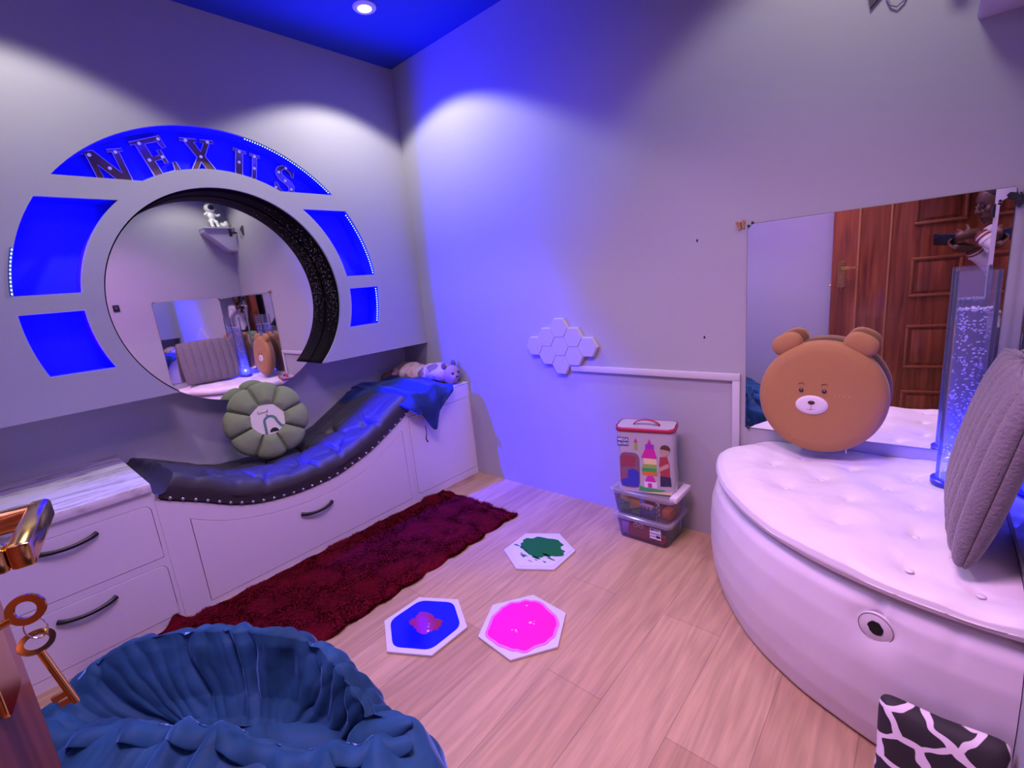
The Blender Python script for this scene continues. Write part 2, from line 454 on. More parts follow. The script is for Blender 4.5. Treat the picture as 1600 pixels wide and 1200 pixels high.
# ------------------------------------------------------------------ glitter on the rim, mirror in the round opening
bm = bmesh.new(); rg = random.Random(3)
for i in range(230):
    a = radians(rg.triangular(-34, 75, 2)); v = rg.uniform(0.08, 0.95)
    r = RH-0.0068; p = P2(r, a); s = rg.uniform(0.0007, 0.0017)
    c = Vector((-0.016 - v*0.15, p[0], p[1])); nrm = Vector((0, -cos(a), -sin(a))); x, y = frame_from(nrm)
    bm.faces.new([bm.verts.new(c + s*(cos(q*pi/3)*x + sin(q*pi/3)*y)) for q in range(6)])
tag(frombm('glitter', bm, emat('glitter_glow', (0.85, 0.62, 1.0), 0.9), wl), kind='stuff')  # sparkle of the glitter given as a glow in the flecks

t = thing('round_mirror', (-DB, CY, CZ), 'large round mirror set back inside the black-rimmed round wall opening', 'mirror')
lathe('mirror_glass', [(0.0, 0.0), (0.5245, 0.0), (0.5255, -0.004), (0.0, -0.004)], M_mirror, t, 128, Matrix.Translation((-MB, CY, CZ)) @ PX, smooth=30)
lathe('backing_drum', [(0.0, -0.0045), (0.524, -0.0045), (0.524, -DB+MB+0.001), (0.0, -DB+MB+0.001)], M_nook, t, 96, Matrix.Translation((-MB, CY, CZ)) @ PX, smooth=30)

# ------------------------------------------------------------------ marquee letters
M_gold = mat('bronze_letter_face', (0.34, 0.19, 0.055), 0.32, metal=0.65, var=0.45, vscale=14)
M_ledge = mat('white_letter_edge', (0.80, 0.74, 0.86), 0.5)
M_bulb = mat('frosted_bulb', (0.9, 0.85, 0.85), 0.3, emis=(1, 0.9, 0.85), estr=0.25)
def scl(L, w, h): return [((x-0.5)*w, (y-0.5)*h) for x, y in L]
GLY = {
 'N': ([(0, 0), (.34, 0), (.34, .07), (.245, .07), (.245, .66), (.70, 0), (.90, 0), (.90, .93), (1, .93), (1, 1), (.62, 1), (.62, .93), (.73, .93), (.73, .40), (.30, 1), (0, 1), (0, .93), (.09, .93), (.09, .07), (0, .07)],
       [(.17, .1), (.17, .90), (.49, .55), (.81, .1), (.81, .92)]),
 'E': ([(0, 0), (.97, 0), (.97, .32), (.86, .32), (.80, .12), (.40, .12), (.40, .45), (.62, .45), (.62, .34), (.74, .34), (.74, .68), (.62, .68), (.62, .56), (.40, .56), (.40, .88), (.76, .88), (.82, .70), (.93, .70), (.93, 1), (0, 1), (0, .92), (.13, .92), (.13, .08), (0, .08)],
       [(.26, .08), (.26, .5), (.26, .92), (.67, .5), (.86, .07), (.85, .93)]),
 'X': ([(0, 0), (.38, 0), (.38, .08), (.29, .08), (.47, .36), (.62, .08), (.52, .08), (.52, 0), (1, 0), (1, .08), (.90, .08), (.63, .54), (.85, .92), (.97, .92), (.97, 1), (.58, 1), (.58, .92), (.67, .92), (.53, .66), (.39, .92), (.48, .92), (.48, 1), (0, 1), (0, .92), (.11, .92), (.38, .49), (.12, .08), (0, .08)],
       [(.17, .94), (.80, .95), (.50, .51), (.16, .05), (.82, .05)]),
 'U': ([(.1, .93), (.1, .30)] + arcpts((.46, .30), .36, pi, 2*pi, 12)[1:-1] + [(.82, .30), (.82, .93), (.93, .93), (.93, 1), (.56, 1), (.56, .93), (.67, .93), (.67, .32)] + [(.505+.165*cos(q), .30+.17*sin(q)) for q in [-i*pi/10 for i in range(11)]] + [(.34, .93), (.45, .93), (.45, 1), (0, 1), (0, .93)],
       [(.22, .94), (.22, .6), (.30, .12), (.74, .94), (.74, .55)]),
 'S': ([(.06, .0), (.15, .07), (.30, .0), (.55, -.02), (.80, .05), (.93, .20), (.92, .38), (.78, .51), (.52, .60), (.34, .69), (.31, .80), (.40, .89), (.55, .90), (.70, .82), (.78, .68), (.86, .68), (.86, 1.0), (.78, 1.0), (.72, .95), (.55, 1.0), (.33, .99), (.14, .90), (.06, .75), (.10, .60), (.24, .48), (.50, .38), (.66, .30), (.70, .18), (.60, .09), (.44, .08), (.26, .16), (.15, .34), (.06, .34)],
       [(.2, .72), (.5, .49), (.8, .25), (.55, .03), (.5, .95), (.11, .15)]),
}
# letter, centre y, centre z, width, height, tilt (deg, + = leans left)
for ch, y, z, w_, h_, tl in (('N', -1.505, 1.888, 0.150, 0.165, 12), ('E', -1.323, 1.958, 0.140, 0.170, 20), ('X', -1.138, 1.985, 0.150, 0.160, 2),
                             ('U', -0.930, 1.958, 0.140, 0.155, -12), ('S', -0.742, 1.912, 0.120, 0.150, -14)):
    out, bulbs = GLY[ch]
    out = scl(out, w_, h_)
    T = Matrix.Translation((-ND+0.001, y, z)) @ PX @ Matrix.Rotation(radians(tl), 4, 'Z')
    t = thing('marquee_letter', (-ND, y, z), 'bronze marquee bulb letter %s in the blue-lit arch niche' % ch, 'letter', 'marquee letters in the arch niche')
    plate('letter_face', out, 0.012, T @ Matrix.Translation((0, 0, 0.0075)), M_gold, t)
    bm = bmesh.new()
    bm_tube(bm, [(p[0], p[1], 0.016) for p in out], 0.0020, 6, closed=True)
    bmesh.ops.transform(bm, matrix=T, verts=bm.verts)
    frombm('letter_edge', bm, M_ledge, t, smooth=50)
    for bx, by in bulbs:
        q = T @ Vector(((bx-.5)*w_, (by-.5)*h_, 0.017))
        ball('bulb', q, (0.005, 0.007, 0.007), M_bulb, t, 2)

# ------------------------------------------------------------------ LED strips
def led_strip(label, angs, r, x, nled):
    p0 = P2(r, angs[0])
    t = thing('led_strip', (x, p0[0], p0[1]), label, 'led strip', 'led strips in the blue niches')
    tube('tape', [(x+0.0, *P2(r+0.003, angs[0]+(angs[1]-angs[0])*i/30)) for i in range(31)], 0.0025, M_ledtape, t, 6)
    me = None
    for i in range(nled):
        a = angs[0]+(angs[1]-angs[0])*(i+0.5)/nled
        p = P2(r, a)
        if me is None:
            o = ball('diode', (0, 0, 0), 0.0034, M_led, None, 1); me = o.data
        else:
            o = bpy.data.objects.new('diode', me); COL.objects.link(o)
        o.location = (x, p[0], p[1]); attach(o, t)
led_strip('LED strip dotted along the right rim of the arch niche above the letters', (radians(78), radians(43.5)), RO-0.006, -0.006, 40)
led_strip('LED strip dotted along the outer edge of the upper right niche', (radians(33.5), radians(6.5)), RO-0.010, -0.008, 27)
led_strip('LED strip dotted along the outer edge of the lower right niche', (radians(0.3), radians(-15)), RO-0.012, -0.010, 15)
led_strip('LED strip with beads poking out left of the upper left niche', (radians(161), radians(174)), RO+0.004, 0.003, 12)

# ------------------------------------------------------------------ wall fixings (pin heads)
M_pin = mat('dark_pin', (0.02, 0.018, 0.03), 0.4)

# ------------------------------------------------------------------ mirrors on back and right wall
def wall_mirror(name, label, x0, x1, z0, z1, wall):
    base = Vector((x0, -0.003, z0)) if wall == 'b' else Vector((W-0.003, x0, z0))
    t = thing(name, base, label, 'mirror')
    L = [(x0, z0), (x1, z0), (x1, z1-0.004), (x1-0.004, z1), (x0+0.02, z1), (x0, z1-0.02)]
    if wall == 'b': T = Matrix.Translation((0, -0.0035, 0)) @ PY
    else: T = Matrix.Translation((W-0.0035, 0, 0)) @ Matrix(((0, 0, -1, 0), (1, 0, 0, 0), (0, 1, 0, 0), (0, 0, 0, 1))); L = L
    me = shape2d([L], 0.004, T)
    meshobj('mirror_glass', me, M_mirror, t)
    # dark edge strip around the pane
    bm = bmesh.new()
    bm_tube(bm, [T @ Vector((p[0], p[1], 0.0)) for p in L], 0.0015, 6, closed=True)
    frombm('mirror_edge', bm, mat('mirror_edge_dark', (0.05, 0.035, 0.03), 0.4), t)
    for (a, b) in ((x0+0.012, z0-0.002), (x0+0.004, z1-0.006), (x0+0.018, z1+0.004), (x1-0.02, z0+0.0)):
        c = T @ Vector((a, b, 0.004)); ball('clip', c, 0.0055, M_pin, t, 2)
    return t
wall_mirror('wall_mirror', 'frameless rectangular mirror on the wall behind the round bear cushion', 2.064, 2.782, 0.556, 1.378, 'b')
wall_mirror('wall_mirror', 'frameless mirror on the right side wall behind the grey ribbed pillow', -0.84, -0.012, 0.556, 1.378, 'r')

# butterfly stickers at the mirror corners
def butterfly(c, s, T, m1, label, rot):
    t = thing('butterfly_sticker', c, label, 'sticker')
    Rm_ = Matrix.Translation(c) @ T @ Matrix.Rotation(rot, 4, 'Z')
    for sx in (-1, 1):
        L1 = [(sx*s*x, s*y) for x, y in ((0.05, 0.05), (0.25, 0.65), (0.7, 0.95), (1.0, 0.8), (0.9, 0.35), (0.55, 0.05))]
        L2 = [(sx*s*x, s*y) for x, y in ((0.05, 0.0), (0.6, 0.0), (0.75, -0.35), (0.5, -0.75), (0.2, -0.55))]
        plate('wing', [L1], 0.0015, Rm_ @ Matrix.Rotation(radians(-sx*18), 4, 'Y') @ Matrix.Translation((0, 0, 0.003)), m1, t)
        plate('wing', [L2], 0.0015, Rm_ @ Matrix.Rotation(radians(-sx*18), 4, 'Y') @ Matrix.Translation((0, 0, 0.003)), m1, t)
    tube('body', [Rm_ @ Vector((0, -s*0.6, 0.003)), Rm_ @ Vector((0, s*0.6, 0.003))], s*0.09, M_pin, t, 6)
butterfly(Vector((2.040, -0.0008, 1.378)), 0.020, PY, mat('orange_wing', (0.45, 0.20, 0.08), 0.5, var=0.5, vscale=60), 'small orange butterfly sticker at the upper left corner of the mirror by the bear', radians(8))
butterfly(Vector((2.797, -0.0008, 1.345)), 0.030, PY, mat('black_wing', (0.012, 0.011, 0.018), 0.5), 'black butterfly sticker beside the mirror in the right corner', radians(20))

# dark dots left on the painted walls
for k, (c, lab) in enumerate((((1.868, -0.001, 1.343), 'tiny dark wall mark left of the butterfly sticker'), ((1.895, -0.001, 0.937), 'tiny dark nail hole above the white trunking'))):
    o = ball('wall_mark', c, (0.004, 0.0012, 0.006), M_pin); tag(o, lab, 'mark')

# ------------------------------------------------------------------ white trunking on the back wall
t = thing('cable_trunking', (2.03, 0, 0.77), 'white plastic cable trunking turning a corner beside the mirror on the violet wall', 'trunking')
box('run', (1.200, -0.016, 0.754), (2.043, -0.0004, 0.784), M_trunk, t, 0.002)
box('run', (2.013, -0.0158, 0.445), (2.043, -0.0005, 0.7536), M_trunk, t, 0.002)

# ------------------------------------------------------------------ hexagon touch lights
M_hex = mat('hex_light_white', (0.50, 0.48, 0.55), 0.4)
hx0, hz0, hs = 1.143, 0.886, 0.0575
cells = []
for col in range(-2, 3):
    for k in range(3-abs(col)):
        cells.append((hx0 + col*hs*1.5, hz0 + (k-(2-abs(col))/2)*hs*sqrt(3), col, k, 2-abs(col)))
cn = {-2: 'far left', -1: 'left of centre', 0: 'middle', 1: 'right of centre', 2: 'far right'}
for x, z, c_, k, n_ in cells:
    row = '' if n_ == 0 else (('lower', 'upper')[k] if n_ == 1 else ('bottom', 'centre', 'top')[k])
    lab = ('white hexagon wall light in the honeycomb cluster, %s column %s' % (cn[c_], row)).strip()
    t = thing('hexagon_light', (x, 0, z), lab, 'wall light', 'white hexagon wall lights')
    L = [(x + hs*0.985*cos(q*pi/3), z + hs*0.985*sin(q*pi/3)) for q in range(6)]
    plate('housing', L, 0.020, Matrix.Translation((0, -0.0112, 0)) @ PY, M_trunk, t, 0.0015)
    L = [(x + hs*0.93*cos(q*pi/3), z + hs*0.93*sin(q*pi/3)) for q in range(6)]
    plate('touch_panel', L, 0.004, Matrix.Translation((0, -0.0236, 0)) @ PY, M_hex, t, 0.001)

# ------------------------------------------------------------------ built-in units along the left wall
D = 0.368
X0 = -DB+0.001
ys = [-1.737, -1.731, -1.68, -1.59, -1.47, -1.36, -1.23, -1.13, -0.99, -0.905, -0.78, -0.66, -0.586, -0.50, -0.42, -0.36]
zs = [0.585, 0.555, 0.523, 0.477, 0.411, 0.374, 0.355, 0.352, 0.362, 0.383, 0.423, 0.482, 0.523, 0.570, 0.605, 0.625]
def bz(y): return interp(y, ys, zs)
FT = 0.016; GAP = 0.0035
# left drawer cabinet
M_shabby = bpy.data.materials.new('shabby_white_top'); M_shabby.use_nodes = True
nt = M_shabby.node_tree; b = nt.nodes['Principled BSDF']; b.inputs['Roughness'].default_value = 0.6
tc = nt.nodes.new('ShaderNodeTexCoord'); mp = nt.nodes.new('ShaderNodeMapping'); mp.inputs['Scale'].default_value = (14, 2.6, 4)
nt.links.new(tc.outputs['Object'], mp.inputs[0])
n = nt.nodes.new('ShaderNodeTexNoise'); n.inputs['Scale'].default_value = 1.8; n.inputs['Detail'].default_value = 9; n.inputs['Roughness'].default_value = 0.7
nt.links.new(mp.outputs[0], n.inputs['Vector'])
cr = nt.nodes.new('ShaderNodeValToRGB'); e = cr.color_ramp.elements
e[0].position = 0.30; e[0].color = (0.10, 0.08, 0.08, 1); e[1].position = 0.42; e[1].color = (0.48, 0.43, 0.42, 1)
q = e.new(0.52); q.color = (0.72, 0.68, 0.70, 1)
nt.links.new(n.outputs['Fac'], cr.inputs[0]); nt.links.new(cr.outputs[0], b.inputs['Base Color'])

def handle(name, p0, p1, parent, sag=0.0):
    p0 = Vector(p0); p1 = Vector(p1); m_ = (p0+p1)/2
    pts = []; rad = []
    N = 16
    for i in range(N+1):
        tt = i/N; p = p0.lerp(p1, tt)
        out = 0.026*sin(pi*tt)**0.6
        pts.append(p + Vector((0.003+out*0.75, 0, -sag*4*tt*(1-tt)))); rad.append(0.0072 + 0.0025*abs(2*tt-1)**3)
    return tube(name, pts, rad, M_black, parent, 10)
cabY0 = -2.262
t = thing('drawer_cabinet', (0.0, -2.0, 0), 'white built-in cabinet with two drawers and worn whitewashed top', 'cabinet')
box('carcass', (X0, cabY0, 0.0), (D-FT-0.0003, -1.7375, 0.583), M_white, t)
dr1 = rrect(cabY0-0.0-0.0, 0.302, -1.741, 0.535, 0.028, corners=(1, 0, 0, 0))
fr = [(cabY0, 0.0), (-1.7375, 0.0), (-1.7375, 0.583), (cabY0, 0.583)]
d1 = rrect(cabY0+0.03, 0.302, -1.752, 0.532, 0.026, corners=(1, 1, 0, 0))
d2 = rrect(cabY0+0.03, 0.042, -1.752, 0.272, 0.026, corners=(1, 1, 0, 0))
def inset(y0, z0, y1, z1, r, c): return rrect(y0+GAP, z0+GAP, y1-GAP, z1-GAP, r-GAP*0.7, corners=c)
plate('face_frame', [fr, d1, d2], FT, Matrix.Translation((D-FT/2, 0, 0)) @ PX, M_white, t)
for zz0, zz1, hz in ((0.302, 0.532, 0.492), (0.042, 0.272, 0.226)):
    dd = plate('drawer', inset(cabY0+0.03, zz0, -1.752, zz1, 0.026, (1, 1, 0, 0)), FT, Matrix.Translation((D-FT/2+0.0012, 0, 0)) @ PX, M_white, t, 0.0015)
    handle('drawer_handle', (D+0.001, -2.088, hz), (D+0.001, -1.924, hz+0.002), dd, 0.010)
box('top_board', (X0, cabY0, 0.5835), (D+0.016, -1.7375, 0.618), M_shabby, t, 0.003)

# middle bench unit with a dipped seat
t = thing('bench_unit', (0.0, -1.1, 0), 'white built-in bench with a scooped seat front and one long curved drawer', 'bench')
YB0, YB1 = -1.7368, -0.523
prof = [(YB0, 0.0), (YB1, 0.0)] + [(YB1 + (YB0-YB1)*i/60, bz(YB1 + (YB0-YB1)*i/60) - 0.008) for i in range(61)]
bm = bmesh.new(); bm.free()
plate('carcass', prof, D-FT-X0-0.0006, Matrix.Translation(((X0+D-FT)/2, 0, 0)) @ PX, M_white, t)
DY0, DY1 = -1.640, -0.560
dy = [-1.639, -1.535, -1.41, -1.286, -1.13, -0.95, -0.79, -0.634, -0.56]
dz = [0.419, 0.361, 0.319, 0.296, 0.285, 0.299, 0.339, 0.423, 0.470]
door = [(DY0, 0.028), (DY1, 0.040)] + [(DY1 + (DY0-DY1)*i/50, interp(DY1 + (DY0-DY1)*i/50, dy, dz)) for i in range(51)]
doori = [(DY0+GAP, 0.028+GAP), (DY1-GAP, 0.040+GAP)] + [((DY1-GAP) + (DY0-DY1+2*GAP)*i/50, interp((DY1-GAP) + (DY0-DY1+2*GAP)*i/50, dy, dz)-GAP) for i in range(51)]
plate('face_frame', [prof, door], FT, Matrix.Translation((D-FT/2, 0, 0)) @ PX, M_white, t)
dd = plate('drawer', doori, FT, Matrix.Translation((D-FT/2+0.001, 0, 0)) @ PX, M_white, t, 0.001)
handle('drawer_handle', (D+0.001, -1.202, 0.237), (D+0.001, -1.042, 0.236), dd, 0.012)

# right end cabinet
t = thing('end_cabinet', (0.0, -0.26, 0), 'tall white built-in cabinet at the end of the bench, in the corner', 'cabinet')
EY0, EY1 = -0.5222, -0.0015
box('carcass', (X0, EY0, 0.0), (D-FT-0.0003, EY1, 0.628), M_white, t)
fr = [(EY0, 0), (EY1, 0), (EY1, 0.628), (EY0, 0.628)]
dl = rrect(-0.508, 0.046, EY1-0.006, 0.537, 0.02, corners=(0, 0, 1, 0))
di = rrect(-0.508+GAP, 0.046+GAP, EY1-0.006-GAP, 0.537-GAP, 0.018, corners=(0, 0, 1, 0))
plate('face_frame', [fr, dl], FT, Matrix.Translation((D-FT/2, 0, 0)) @ PX, M_white, t)
plate('door', di, FT, Matrix.Translation((D-FT/2+0.001, 0, 0)) @ PX, M_white, t, 0.001)
plast = mat('crumpled_white_sheet', (0.74, 0.72, 0.76), 0.35)
def sheet(u, v):
    x = X0+0.01 + (D+0.004-X0-0.01)*u; y = EY0+0.01 + (EY1-0.008-EY0)*v
    return (x, y, 0.631 + 0.006*abs(fbm(x*9, y*9, 3)) + 0.005*abs(fbm(x*20+5, y*14, 1)))
so = grid('top_cover', 60, 50, sheet, plast, t, smooth=25)
md = so.modifiers.new('s', 'SOLIDIFY'); md.thickness = 0.003; md.offset = -1

# ------------------------------------------------------------------ tufted dark bench cushion
M_cush = mat('charcoal_leatherette', (0.042, 0.040, 0.048), 0.48, spec=0.45, bump=0.05, bscale=160)
t = thing('bench_cushion', (0.05, -1.1, 0.36), 'dark charcoal tufted cushion following the dipped bench with a studded front edge', 'cushion')
CB0, CB1 = -1.733, -0.455
tufts = []
for k, y in enumerate((-1.55, -1.33, -1.11, -0.89, -0.69)):
    tufts.append((0.27, y)); tufts.append((0.02, y-0.09))
def cush(u, v):
    y = CB0 + (CB1-CB0)*u
    zb = bz(y)
    slope = (bz(y+0.01)-bz(y-0.01))/0.02
    nl = hypot(1, slope); ny, nz = -slope/nl, 1/nl
    # v: 0 back bottom ... 1 front stud line
    if v < 0.08:
        x = X0+0.002; th = 0.055*(v/0.08)
    elif v < 0.66:
        s = (v-0.08)/0.58; x = X0+0.002 + (D-0.03-X0)*s; th = 0.055 + 0.055*sin(pi*min(1, s*0.9)*0.58)
    else:
        s = (v-0.66)/0.34; a = s*pi/2
        x = D-0.028 + 0.046*sin(a*1.35)/sin(1.0) if s < 0.74 else D-0.028+0.046*(1-((s-0.74)/0.26)**2*0.30)/sin(1.0)*0.95
        x = D-0.028 + 0.050*sin(min(1, s*1.25)*pi/2) - (0.012*max(0, (s-0.7)/0.3)**2)
        th = 0.108*cos(s*pi/2)**0.7
    e = min(1, min(u, 1-u)/0.026); th *= sqrt(max(0.0, 1-(1-e)**2))
    if v < 0.95:
        for tx, ty in tufts:
            dx, dy_ = x-tx, y-ty; r2 = dx*dx+dy_*dy_
            th -= 0.042*exp(-r2/(0.026**2)) * (1 if v > 0.1 else 0) + 0.016*exp(-r2/(0.075**2))
            # creases running out of the tuft
            rr = sqrt(r2); an = atan2(dy_, dx)
            th -= 0.018*exp(-(rr/0.12)**2)*(1-exp(-(rr/0.02)**2))*max(0, cos(an*5+tx*40+ty*17))**4
        th += 0.006*fbm(x*5, y*5, 2) + 0.004*fbm(x*14, y*9, 7)
    th = max(th, 0.001)
    return (x, y + ny*th, zb + nz*th + 0.001)
co = grid('upholstery', 260, 90, cush, M_cush, t)
# stud nails along the front bottom edge
stud_me = None
L_ = 0; py, pz = CB0, bz(CB0); nxt = 0.012; yy = CB0
while yy < -0.47:
    yy += 0.002; zz = bz(yy); L_ += hypot(0.002, zz-pz); pz = zz
    if L_ >= nxt:
        nxt += 0.046
        if stud_me is None:
            o = ball('stud', (0, 0, 0), (0.004, 0.0072, 0.0072), M_chrome, None, 2); stud_me = o.data
        else:
            o = bpy.data.objects.new('stud', stud_me); COL.objects.link(o)
        o.location = (D+0.0115, yy, zz+0.008); attach(o, t)

# ------------------------------------------------------------------ green flower cushion
M_green = mat('sage_plush', (0.235, 0.285, 0.135), 0.9, bump=0.25, bscale=180, var=0.12, vscale=30, sheen=0.35, sheen_tint=(0.7, 0.8, 0.5))
M_cream = mat('cream_patch', (0.72, 0.64, 0.54), 0.8, bump=0.05, bscale=200)
def rotz2(d): return Matrix.Rotation(d, 4, 'Z')
nrm = Vector((0.93, -0.22, 0.30)).normalized()
xx = Vector((0, 0, 1)).cross(nrm).normalized(); yy_ = nrm.cross(xx)
FM = Matrix(((xx.x, yy_.x, nrm.x, -0.055), (xx.y, yy_.y, nrm.y, -1.115), (xx.z, yy_.z, nrm.z, 0.640), (0, 0, 0, 1)))
t = thing('flower_cushion', FM.to_translation(), 'round sage green petal cushion with a cream centre patch on the dark bench cushion', 'cushion', rot=FM.to_euler())
NP = 8; RF = 0.210
def flower(u, v):
    a = 2*pi*u
    # v 0 back centre -> .5 rim -> 1 front centre
    pet = abs(cos(a*NP/2 + 0.35)); lob = pet**0.45
    R_ = RF*(0.90+0.10*lob)
    ph = pi*v
    rr = R_*sin(ph)**0.72
    zt = 0.068*(0.55+0.45*lob) * (1 if v > 0.5 else -1)*abs(cos(ph))**0.55
    if v > 0.5:
        q = rr/R_
        dip = 1/(1+exp((q-0.42)*26))
        zt = zt*(1-dip) + 0.036*dip
        zt *= min(1, 0.25+0.75*1)
        seam = exp(-((a*NP/2+0.35+pi/2) % pi - pi/2 if False else pet/0.10)**2)
        zt -= 0.022*exp(-(pet/0.13)**2)*(1-dip)
    return (rr*cos(a), rr*sin(a), zt)
grid('petal_ring', 256, 60, flower, M_green, t, wrap_u=True, local=True)
oct_ = [(0.086*cos(2*pi*k/10+0.2), 0.086*sin(2*pi*k/10+0.2)) for k in range(10)]
pc = plate('centre_patch', oct_, 0.006, Matrix.Translation((0, 0.0, 0.042)), M_cream, t, 0.002, local=True)
M_teal = mat('teal_print', (0.10, 0.20, 0.16), 0.8); M_dkpr = mat('black_print', (0.012, 0.010, 0.008), 0.8)
arch = [(-0.022, -0.078), (-0.020, -0.03)] + [(0.010+0.030*cos(q), -0.015+0.030*sin(q)) for q in [pi-i*pi/10 for i in range(11)]] + [(0.055, -0.045), (0.068, -0.052)]
wd = 0.0065
ol = []; il = []
for i, p in enumerate(arch):
    a_ = Vector(arch[min(i+1, len(arch)-1)])-Vector(arch[max(i-1, 0)]); a_.normalize()
    ol.append((p[0]-a_.y*wd, p[1]+a_.x*wd)); il.append((p[0]+a_.y*wd, p[1]-a_.x*wd))
plate('arch_print', [ol+il[::-1]], 0.0012, Matrix.Translation((0, 0, 0.0462)), M_teal, t, local=True)
plate('dark_print', [[(0.018+0.022*cos(q), -0.072+0.022*sin(q)) for q in [i*pi/12 for i in range(13)]]], 0.0012, Matrix.Translation((0, 0, 0.0462)) , M_dkpr, t, local=True)
plate('tick_print', [[(0.001, 0.017), (0.005, 0.018), (0.000, 0.030), (-0.004, 0.029)]], 0.0012, Matrix.Translation((0, 0, 0.0462)), M_dkpr, t, local=True)
scr = [(-0.030, 0.050), (-0.038, 0.046), (-0.036, 0.037), (-0.026, 0.037), (-0.018, 0.044), (-0.014, 0.037), (-0.008, 0.043), (-0.005, 0.037), (0.001, 0.043), (0.004, 0.037), (0.009, 0.042), (0.012, 0.054), (0.010, 0.037)]
tube('script_print', [(x_-0.004, y_, 0.0462) for x_, y_ in scr], 0.0010, M_dkpr, t, 6, local=True)

# ------------------------------------------------------------------ blue velvet throw over the bench end
M_velvet = mat('blue_velvet', (0.016, 0.035, 0.13), 0.6, spec=0.15, bump=0.10, bscale=45, var=0.4, vscale=9, sheen=0.5, sheen_tint=(0.5, 0.6, 0.9))
t = thing('velvet_throw', (0.2, -0.38, 0.63), 'blue velvet throw draped over the end of the bench beneath the patchwork doll', 'throw')
def throw(u, v):
    # u along y (left -> right), v from back to the front hang
    yl = -0.60 + 0.06*v; yr = -0.10 - 0.10*v
    y = yl + (yr-yl)*u
    base = max(bz(y)+0.075 if y < -0.455 else 0.640, 0.640 if y > -0.52 else 0)
    base = bz(y)+0.075 if y < -0.5 else 0.662
    Ltop = D+0.035-(X0+0.03)
    edge = 0.13*sin(pi*min(1, max(0, u))) + 0.03*(1-u)
    fold = 0.012*sin(u*9+v*3) + 0.010*sin(u*17-v*5+1) + 0.018*fbm(u*3, v*4, 1)
    if v < 0.7:
        s = v/0.7; x = X0+0.06 + (Ltop-0.03)*s
        z = base + 0.030*sin(pi*min(1, u*1.05))*(0.4+0.6*sin(pi*s)) + fold
        return (x, y, z)
    s = (v-0.7)/0.3
    hang = 0.06+0.17*exp(-((u-0.45)/0.28)**2)
    a = min(1, s*2.2)*pi/2
    x = X0+0.06+Ltop-0.03 + 0.035*sin(a) + 0.010*sin(u*14+s*2)*s
    z = base + fold*(1-s) - hang*s + 0.0
    y2 = y + (0.10*(0.55-u))*s
    return (x, y2, z)
to = grid('drape', 110, 90, throw, M_velvet, t)
md = to.modifiers.new('s', 'SOLIDIFY'); md.thickness = 0.012; md.offset = 0
tube('drawstring', [(D+0.052, -0.430, 0.47), (D+0.050, -0.425, 0.42), (D+0.046, -0.432, 0.385), (D+0.040, -0.418, 0.362)], [0.0022, 0.0022, 0.0035, 0.005], M_black, t, 8)

# ------------------------------------------------------------------ patchwork doll on the end cabinet
t = thing('patchwork_doll', (0.05, -0.13, 0.64), 'pink and brown patchwork plush toy lying on the white corner cabinet', 'plush toy')
M_patch = bpy.data.materials.new('patchwork_cloth'); M_patch.use_nodes = True
nt = M_patch.node_tree; b = nt.nodes['Principled BSDF']; b.inputs['Roughness'].default_value = 0.8
tc = nt.nodes.new('ShaderNodeTexCoord'); vo = nt.nodes.new('ShaderNodeTexVoronoi'); vo.inputs['Scale'].default_value = 17
nt.links.new(tc.outputs['Object'], vo.inputs['Vector'])
sx_ = nt.nodes.new('ShaderNodeSeparateColor'); nt.links.new(vo.outputs['Color'], sx_.inputs[0])
cr = nt.nodes.new('ShaderNodeValToRGB'); cr.color_ramp.interpolation = 'CONSTANT'; e = cr.color_ramp.elements
e[0].position = 0; e[0].color = (0.50, 0.30, 0.31, 1); e[1].position = 0.28; e[1].color = (0.22, 0.13, 0.10, 1)
for ps, c_ in ((0.45, (0.52, 0.34, 0.34, 1)), (0.62, (0.36, 0.26, 0.20, 1)), (0.8, (0.50, 0.40, 0.40, 1))): q = e.new(ps); q.color = c_
nt.links.new(sx_.outputs[0], cr.inputs[0]); nt.links.new(cr.outputs[0], b.inputs['Base Color'])
M_dbrown = mat('brown_plush', (0.16, 0.085, 0.06), 0.9, bump=0.2, bscale=150)
M_pinkf = mat('pink_plush', (0.38, 0.24, 0.21), 0.9, bump=0.15, bscale=150)
bm = bmesh.new()
for i in range(8):
    s = i/7
    bm_ball(bm, (-0.16+0.42*s, -0.12-0.02*sin(s*5), 0.700+0.014*sin(s*9)), (0.062, 0.090+0.02*sin(pi*s), 0.056+0.020*sin(pi*s)), 2)
rb = random.Random(4)
for i in range(16):
    bm_ball(bm, (rb.uniform(-0.14, 0.25), rb.uniform(-0.21, -0.06), rb.uniform(0.70, 0.742)), (rb.uniform(0.03, 0.06), rb.uniform(0.025, 0.045), rb.uniform(0.018, 0.03)), 2, Matrix.Rotation(rb.uniform(0, 3), 4, 'Z'))
fuse('body', bm, M_patch, t, 0.007, 2)
bm = bmesh.new(); bm_limb(bm, [(-0.13, -0.09, 0.690), (-0.20, -0.11, 0.682), (-0.250, -0.13, 0.678)], [0.036, 0.032, 0.036])
fuse('leg', bm, M_dbrown, t, 0.007, 3)
bm = bmesh.new(); bm_limb(bm, [(-0.11, -0.17, 0.685), (-0.17, -0.20, 0.678), (-0.22, -0.23, 0.676)], [0.036, 0.032, 0.036])
fuse('leg', bm, M_dbrown, t, 0.007, 3)
bm = bmesh.new(); bm_ball(bm, (0.305, -0.085, 0.700), (0.056, 0.066, 0.062), 3); bm_ball(bm, (0.345, -0.095, 0.685), (0.03, 0.036, 0.032), 2)
hd = fuse('head', bm, M_pinkf, t, 0.006, 3)
for c in ((0.29, -0.042, 0.762), (0.295, -0.128, 0.758)): ball('ear', c, (0.020, 0.014, 0.026), M_dbrown, hd)
